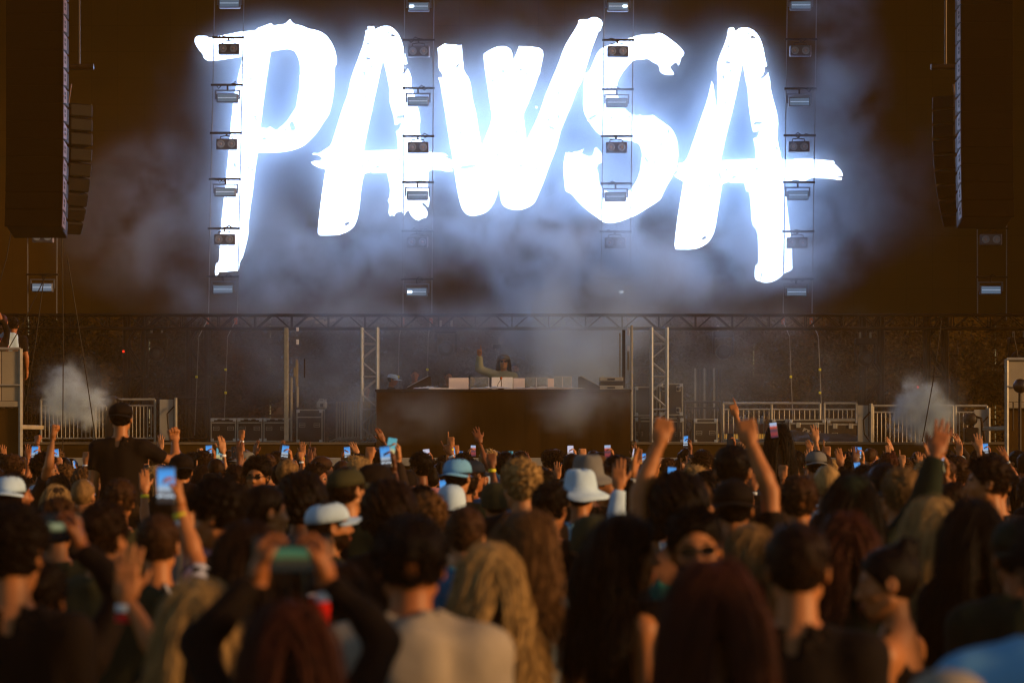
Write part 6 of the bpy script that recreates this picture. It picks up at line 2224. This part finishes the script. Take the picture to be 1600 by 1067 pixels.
TOPS = ['black'] * 11 + ['charcoal'] * 4 + ['white'] * 2 + ['grey', 'olive', 'navy', 'dark green', 'dark brown', 'cream', 'maroon', 'light blue', 'beige', 'rust', 'blue', 'pink', 'red']
HCOLS = [0] * 7 + [1] * 7 + [2] * 4 + [3] + [4] * 2 + [5] * 2 + [6] * 2
FARM = [('down', 'mid'), ('mid', 'down'), ('down', 'mid_out'), ('mid_out', 'down'), ('mid', 'mid'), ('down', 'phone'), ('phone', 'down'), ('down', 'bent'), ('down', 'phone_hi'), ('down', 'up'), ('lean', 'down'), ('down', 'lean_in')]
FARW = [2.2, 2.2, 1.6, 1.6, 1.6, 2.6, 2.0, 1.4, 1.0, 3.6, 1.6, 2.0]
HANDS = ['open', 'flat', 'point', 'open', 'fist']
n_ind = len(CROWD)
rest = []
full = []
for (x, yy) in spots:
    far = yy > 18
    ap = cr.random()
    if yy < 13:
        armL, armR = ('down', 'down') if ap < 0.97 else ('down', 'mid')
    elif yy < 24:
        armL, armR = ('down', 'down') if ap < 0.84 else cr.choices(FARM, FARW)[0]
    else:
        armL, armR = ('down', 'down') if ap < 0.16 else cr.choices(FARM, FARW)[0]
    fem = cr.random() < 0.38
    c = dict(armL=armL, armR=armR, fem=int(fem), skin=cr.choices([0, 1, 2, 3, 4], [5, 4, 3, 2, 1])[0], hcol=cr.choice(HCOLS), top=cr.choice(TOPS), hvar=cr.randrange(3),
             sleeve=cr.choice(['tee', 'tee', 'tee', 'long', 'tank'] if fem else ['tee', 'tee', 'tee', 'tee', 'long', 'hoodie']), hair=cr.choice(['long', 'wavy', 'under', 'bun', 'tail', 'long']) if fem else cr.choice(['short', 'short', 'crop', 'crop', 'curly', 'buzz', 'afro'] if cr.random() < 0.6 else ['short', 'crop', 'curly']),
             lod=0 if yy > 16 else 1, pk=cr.choice(['stage', 'stage', 'stage', 'stage', 'teal', 'white', 'red']), poff=cr.random() < 0.12)
    hset = cr.choice(HANDS)
    c['handL'] = hset if armL in ('up', 'mid', 'mid_out', 'lean', 'lean_in', 'bent') else 'relaxed'
    c['handR'] = hset if armR in ('up', 'mid', 'mid_out', 'lean', 'lean_in', 'bent') else 'relaxed'
    if cr.random() < 0.11:
        c['hat'] = cr.choice(['cap', 'cap_back', 'cap_back', 'bucket', 'beanie'])
        c['hatcol'] = cr.choice(['black', 'black', 'black', 'black', 'white', 'charcoal', 'olive', 'grey', 'navy'])
    if cr.random() < 0.10:
        c['glasses'] = True
    c['head'] = cr.choice([(0, 0, 0), (0, 6, 0), (40, 0, 0), (-40, 0, 0), (20, 4, 7), (-20, 4, -7)])
    c['seed'] = cr.randrange(2)
    hgt = min(1.83, max(1.50, cr.gauss(1.75 if not fem else 1.64, 0.075)))
    if far and (armL, armR) == ('down', 'down'):
        # a small number of shared poses keeps the far field light
        c['seed'] = 0
    yaw = cr.gauss(0, 22) if cr.random() < 0.86 else cr.uniform(-120, 120)
    if armL in ('up', 'mid', 'mid_out', 'lean') or armR in ('up', 'mid', 'mid_out', 'lean_in'):
        bs = 'L' if armL not in ('down', 'phone') else 'R'
        if cr.random() < 0.5:
            c['bands'] = ((bs, cr.choice(['white', 'white', 'yellow', 'red']), 0.02),)
    full.append((x, yy, hgt, yaw, c))

# the nearest and those with raised arms stand alone; the rest of the far field is one mass
full.sort(key=lambda t: t[1] - (9 if (t[4]['armL'], t[4]['armR']) != ('down', 'down') else 0))
room = 298 - n_ind
for i, (x, yy, hgt, yaw, c) in enumerate(full):
    if i < room:
        # far people share a limited set of figures
        if yy > 16:
            c['head'] = (c['head'][0] if (c['armL'], c['armR']) == ('down', 'down') else 0, 0, 0)
            if c['sleeve'] in ('hoodie', 'tank') and (c['armL'], c['armR']) != ('down', 'down'):
                c['sleeve'] = 'tee'
            c['seed'] = 0
        add_person(x, yy, hgt + 0.02, yaw, **c)
    else:
        rest.append((x, yy, hgt, yaw, c))

# people who look alike are told apart by what they look towards on the stage
LANDM = [(60, 'the riser'), (160, 'the left gas cloud'), (280, 'the pale gate panel'), (400, 'the three flight cases'), (500, 'the tall flight case'), (590, 'the folded barriers'), (720, 'the pink panel'), (800, 'the performer'), (900, 'the acrylic guards'), (985, 'the booth end'), (1060, 'the right truss tower'), (1140, 'the small flight case'), (1240, 'the terracotta ledge'), (1340, 'the case marked 4'), (1480, 'the right gas cloud'), (9999, 'the round lamp')]
from collections import Counter
cnt = Counter(o.get('label') for o in COL.objects if o.parent is None)
for o in COL.objects:
    if o.parent is None and o.get('category') in ('person', 'phone') and cnt[o['label']] > 1:
        if len(o['label'].split()) > 11:
            continue
        # along the row in which it stands, not along the camera's line
        px = 800 + o.location.x / 42.0 * FPX
        o['label'] = o['label'] + ' straight across from ' + next(n for (lim, n) in LANDM if px < lim) if len(o['label'].split()) < 10 else o['label'] + ' opposite ' + next(n for (lim, n) in LANDM if px < lim)

# the field goes on past both edges of the picture
er = random.Random(5)
Y = 7.5
while Y < 36:
    for sgn in (-1, 1):
        for k in range(2):
            xx = sgn * (0.2118 * Y + 0.75 + k * 0.75 + er.uniform(-0.15, 0.15))
            yy = Y + er.uniform(-0.2, 0.2)
            if abs(xx) < 7.2 or yy < 34:
                if all((xx - a) ** 2 + (yy - b) ** 2 > 0.42 ** 2 for (a, b, c) in CROWD):
                    rest.append((xx, yy, er.gauss(1.72, 0.06), er.gauss(0, 18), dict(fem=int(er.random() < 0.35), hair='short', skin=er.randrange(2), hcol=er.randrange(3), top=er.choice(['black', 'charcoal', 'grey', 'olive', 'white']))))
    Y += 0.85

# the far mass against the front barrier
bmv, bmf, bmm = [], [], []
MASS = ['skin_0', 'skin_1', 'hair_0', 'hair_1', 'hair_2', 'cloth_black', 'cloth_charcoal', 'cloth_grey', 'cloth_white', 'cloth_olive']
proto = {}


def mesh_arrays(me):
    n = len(me.vertices)
    v = np.empty(n * 3, F32)
    me.vertices.foreach_get('co', v)
    return v.reshape(-1, 3), [tuple(p.vertices) for p in me.polygons]


Vs, Fs, Ms, off = [], [], [], 0
for (x, yy, hgt, yaw, c) in rest:
    fg = make_fig('down', 'down', 'relaxed', 'relaxed', (0, 0, 0), 'tee', -1, c['fem'], 0, 0)
    hs = 'long' if c['fem'] else ('crop' if c['hair'] in ('crop', 'buzz') else 'short')
    k = (c['fem'], hs)
    if k not in proto:
        b_, t_ = mesh_arrays(fg.body), mesh_arrays(fg.top)
        # far away only the cap of the hair counts
        hm = hair_mesh('crop' if hs == 'crop' else ('short' if hs == 'short' else 'bun'), 3, 0.022, False)
        h_ = mesh_arrays(hm)
        h_ = (xf(h_[0], fg.headM), h_[1])
        l_ = mesh_arrays(LEGS_FAR[0])
        proto[k] = [b_, t_, h_, l_]
    M = Matrix.LocRotScale(Vector((x, yy, 0)), Euler((0, 0, R(yaw))), Vector((hgt / 1.762,) * 3))
    sk = 'skin_%d' % (c['skin'] % 2)
    hc = 'hair_%d' % (c['hcol'] % 3)
    tp_ = 'cloth_' + c['top']
    if tp_ not in MASS:
        tp_ = 'cloth_charcoal'
    for (v, f), m_ in zip(proto[k], (sk, tp_, hc, 'cloth_charcoal')):
        Vs.append(xf(v, M))
        Fs += [tuple(i + off for i in q) for q in f]
        Ms += [MASS.index(m_)] * len(f)
        off += len(v)
if Vs:
    me = bpy.data.meshes.new('far_crowd')
    me.from_pydata(np.concatenate(Vs), [], Fs)
    me.polygons.foreach_set('material_index', Ms)
    me.polygons.foreach_set('use_smooth', [True] * len(Fs))
    me.update()
    for m_ in MASS:
        me.materials.append(MATS[m_])
    o = bpy.data.objects.new('far_crowd', me)
    COL.objects.link(o)
    tag(o, 'packed mass of people standing farthest off against the stage front', 'crowd', kind='stuff')
print('CROWD', n_ind, len(full), len(rest), 'tris', sum(len(m.loops) - 2 * len(m.polygons) for m in bpy.data.meshes))

# ================================================================== smoke
def smoke_volume(name, lo, hi, res, blobs, even, nscale, nlo, nhi, col, warp, step):
    """a voxel smoke volume: the density field is worked out once on a grid (Volume Cube) and shaded as real scattering smoke"""
    m = bpy.data.materials.new(name)
    m.use_nodes = True
    n = m.node_tree
    n.nodes.clear()
    out = n.nodes.new('ShaderNodeOutputMaterial')
    pv = n.nodes.new('ShaderNodeVolumePrincipled')
    pv.inputs['Color'].default_value = (*col, 1)  # blue of sky and letter light is put into the smoke colour
    pv.inputs['Density'].default_value = 1.0
    pv.inputs['Anisotropy'].default_value = 0.2
    n.links.new(pv.outputs[0], out.inputs['Volume'])
    m.cycles.volume_step_rate = step
    MATS[name] = m

    ng = bpy.data.node_groups.new(name, 'GeometryNodeTree')
    ng.interface.new_socket('Geometry', in_out='INPUT', socket_type='NodeSocketGeometry')
    ng.interface.new_socket('Geometry', in_out='OUTPUT', socket_type='NodeSocketGeometry')
    N, L = ng.nodes, ng.links
    go = N.new('NodeGroupOutput')
    vc = N.new('GeometryNodeVolumeCube')
    vc.inputs['Min'].default_value = lo
    vc.inputs['Max'].default_value = hi
    for i, ax in enumerate('XYZ'):
        vc.inputs['Resolution ' + ax].default_value = max(8, int((hi[i] - lo[i]) / res))
    sm = N.new('GeometryNodeSetMaterial')
    sm.inputs['Material'].default_value = m
    L.new(vc.outputs[0], sm.inputs[0])
    L.new(sm.outputs[0], go.inputs[0])
    pos = N.new('GeometryNodeInputPosition')
    nz = N.new('ShaderNodeTexNoise')
    nz.inputs['Scale'].default_value = nscale
    nz.inputs['Detail'].default_value = 5.0
    nz.inputs['Roughness'].default_value = 0.64
    nz.inputs['Distortion'].default_value = 0.5
    L.new(pos.outputs[0], nz.inputs['Vector'])

    def math_(op, a, b):
        q = N.new('ShaderNodeMath')
        q.operation = op
        for i, v in enumerate((a, b)):
            if isinstance(v, (int, float)):
                q.inputs[i].default_value = v
            else:
                L.new(v, q.inputs[i])
        return q.outputs[0]

    def vm(op, a, b):
        q = N.new('ShaderNodeVectorMath')
        q.operation = op
        for i, v in enumerate((a, b)):
            if v is None:
                continue
            if isinstance(v, tuple):
                q.inputs[i].default_value = v
            else:
                L.new(v, q.inputs[i])
        return q

    src = vm('ADD', pos.outputs[0], vm('MULTIPLY', vm('SUBTRACT', nz.outputs['Color'], (0.5, 0.5, 0.5)).outputs[0], (warp, warp, warp)).outputs[0]).outputs[0]
    tot = None
    for (c, r, dens) in blobs:
        l = vm('LENGTH', vm('DIVIDE', vm('SUBTRACT', src, tuple(c)).outputs[0], tuple(r)).outputs[0], None)
        mr = N.new('ShaderNodeMapRange')
        mr.interpolation_type = 'SMOOTHSTEP'
        mr.inputs['From Min'].default_value = 0.0
        mr.inputs['From Max'].default_value = 1.0
        mr.inputs['To Min'].default_value = dens
        mr.inputs['To Max'].default_value = 0.0
        L.new(l.outputs['Value'], mr.inputs[0])
        tot = mr.outputs[0] if tot is None else math_('ADD', tot, mr.outputs[0])
    nr = N.new('ShaderNodeMapRange')
    nr.inputs['From Min'].default_value = nlo
    nr.inputs['From Max'].default_value = nhi
    L.new(nz.outputs[0], nr.inputs[0])
    den = math_('MULTIPLY', tot, nr.outputs[0])
    if even:
        ev = None
        for (c, r, dens) in even:
            l = vm('LENGTH', vm('DIVIDE', vm('SUBTRACT', pos.outputs[0], tuple(c)).outputs[0], tuple(r)).outputs[0], None)
            mr = N.new('ShaderNodeMapRange')
            mr.interpolation_type = 'SMOOTHSTEP'
            mr.inputs['From Min'].default_value = 0.0
            mr.inputs['From Max'].default_value = 1.0
            mr.inputs['To Min'].default_value = dens
            mr.inputs['To Max'].default_value = 0.0
            L.new(l.outputs['Value'], mr.inputs[0])
            ev = mr.outputs[0] if ev is None else math_('ADD', ev, mr.outputs[0])
        den = math_('ADD', den, ev)
    L.new(den, vc.inputs['Density'])
    me = MB().box(lo, hi).mesh(name)
    o = link(name, me, name)
    md = o.modifiers.new('smoke_field', 'NODES')
    md.node_group = ng
    return o


def ell(px, py, Y, rx, ry, rz, d):
    c = W(px, py, Y)
    return ((c.x, c.y, c.z), (rx, ry, rz), d)


halo = [ell(420, 150, 45.95, 1.9, 0.9, 2.0, 2.10), ell(400, 300, 45.95, 1.5, 0.9, 2.2, 1.68), ell(580, 210, 45.95, 2.0, 0.9, 2.6, 2.10), ell(770, 210, 45.95, 2.2, 0.9, 2.4, 2.31),
        ell(960, 200, 45.95, 2.0, 0.9, 2.6, 2.31), ell(1130, 220, 45.95, 2.0, 0.9, 2.8, 2.10), ell(1230, 300, 45.95, 1.7, 0.9, 2.4, 1.68)]  # even smoke layer added at the screen to imitate bloom round the letters
blobs = [
    # thin haze in front of the lit letters
    ell(800, 260, 44.9, 9.0, 1.3, 4.4, 0.22), ell(900, 555, 41.7, 1.1, 0.9, 1.0, 1.5), ell(240, 380, 44.8, 2.4, 1.2, 1.6, 0.35), ell(1330, 330, 44.8, 1.6, 1.2, 1.6, 0.4),
    # the big plume falling from the S to the booth end
    ell(930, 330, 45.2, 1.8, 1.3, 1.5, 1.53), ell(900, 430, 44.8, 1.9, 1.4, 1.5, 3.40), ell(905, 520, 43.6, 1.6, 1.5, 1.2, 3.40), ell(890, 575, 42.3, 1.4, 1.2, 0.8, 2.55), ell(960, 480, 44.6, 1.2, 1.2, 1.2, 2.38), ell(840, 470, 44.6, 0.9, 1.0, 1.0, 2.04),
    ell(1010, 170, 44.9, 1.7, 1.2, 1.0, 1.02), ell(760, 350, 44.6, 2.2, 1.5, 1.0, 1.53), ell(1060, 420, 44.4, 2.2, 1.5, 1.0, 1.53),
    ell(570, 390, 44.7, 2.6, 1.5, 1.2, 1.02), ell(1240, 380, 44.6, 1.8, 1.5, 1.4, 1.53), ell(440, 440, 44.6, 2.6, 1.5, 1.2, 0.77),
    # drifting wisps to both sides
    ell(1320, 140, 44.9, 1.1, 1.2, 2.4, 0.60), ell(1310, 20, 44.9, 1.0, 1.2, 0.9, 0.52), ell(270, 290, 44.9, 1.6, 1.2, 1.2, 0.45), ell(200, 330, 44.5, 1.8, 1.2, 1.6, 0.18), ell(1400, 300, 44.5, 1.6, 1.2, 1.6, 0.18),
    # smoke on the deck
    ell(800, 497, 43.0, 7.5, 0.9, 0.5, 0.7),
    ell(800, 590, 42.8, 9.5, 3.2, 2.0, 0.20),
    ell(430, 560, 43.4, 1.4, 1.4, 0.9, 0.38), ell(560, 600, 43.0, 1.3, 1.6, 1.0, 0.46), ell(620, 650, 40.4, 1.4, 0.8, 0.8, 0.9), ell(500, 640, 41.6, 1.2, 1.2, 0.8, 0.25),
    ell(930, 630, 40.4, 1.2, 0.7, 0.6, 1.2), ell(1060, 560, 43.6, 2.2, 1.5, 1.2, 0.23), ell(560, 510, 43.8, 2.0, 1.5, 0.9, 0.30), ell(1140, 480, 44.2, 2.6, 1.4, 1.2, 0.19),
]
smk = smoke_volume('stage_smoke', (-9.6, 39.7, 1.95), (9.6, 45.93, 11.4), 0.10, blobs, halo, 0.95, 0.40, 0.60, (0.70, 0.84, 1.0), 1.3, 4.0)
tag(smk, 'bluish stage smoke drifting in front of the lit letters and over the deck', 'smoke', kind='stuff')

# ---- two gas clouds
for (nm, px, py, Y, parts, lab) in (
    ('gas_cloud', 118, 622, 41.0, [(100, 612, .42, .40, .46, 9), (96, 640, .40, .4, .30, 8), (130, 632, .42, .4, .36, 9), (152, 628, .30, .3, .22, 8), (108, 588, .26, .3, .28, 7), (138, 655, .26, .3, .18, 7)], 'pale bluish gas cloud bursting beside the man riding on shoulders'),
    ('gas_cloud', 1446, 642, 41.0, [(1440, 640, .46, .42, .46, 9), (1466, 648, .36, .4, .36, 9), (1418, 645, .30, .36, .36, 8), (1428, 606, .22, .3, .26, 6), (1454, 612, .24, .3, .24, 7), (1445, 672, .34, .4, .24, 8), (1406, 660, .2, .3, .2, 6)], 'pale bluish gas cloud bursting in front of the right railing')):
    bl_ = [ell(a_, b_, Y, c_ * 1.15, d_, e_ * 1.15, f_) for (a_, b_, c_, d_, e_, f_) in parts]
    bl_.append(ell(px, py - 6, Y, 0.95, 0.55, 0.85, 0.9))
    c = W(px, py, Y)
    ob = smoke_volume(nm, (c.x - 1.1, c.y - 0.7, c.z - 0.85), (c.x + 1.1, c.y + 0.7, c.z + 1.05), 0.028, bl_, None, 4.2, 0.36, 0.58, (0.84, 0.93, 1.0), 0.62, 3.0)
    tag(ob, lab, 'gas cloud', kind='stuff')

# ---- thin air over the field, the brown colour grade put into its tint
hz_m = bpy.data.materials.new('haze')
hz_m.use_nodes = True
hn = hz_m.node_tree
hn.nodes.clear()
ho = hn.nodes.new('ShaderNodeOutputMaterial')
hv = hn.nodes.new('ShaderNodeVolumePrincipled')
hv.inputs['Color'].default_value = (0.95, 0.46, 0.06, 1)
hv.inputs['Density'].default_value = 0.0013
hn.links.new(hv.outputs[0], ho.inputs['Volume'])
MATS['haze'] = hz_m
tag(MB().box((-32, -8, -1.0), (32, 63, 15)).build('haze', 'haze'), 'thin brown-tinted haze hanging over the crowd and the stage', 'haze', kind='stuff')
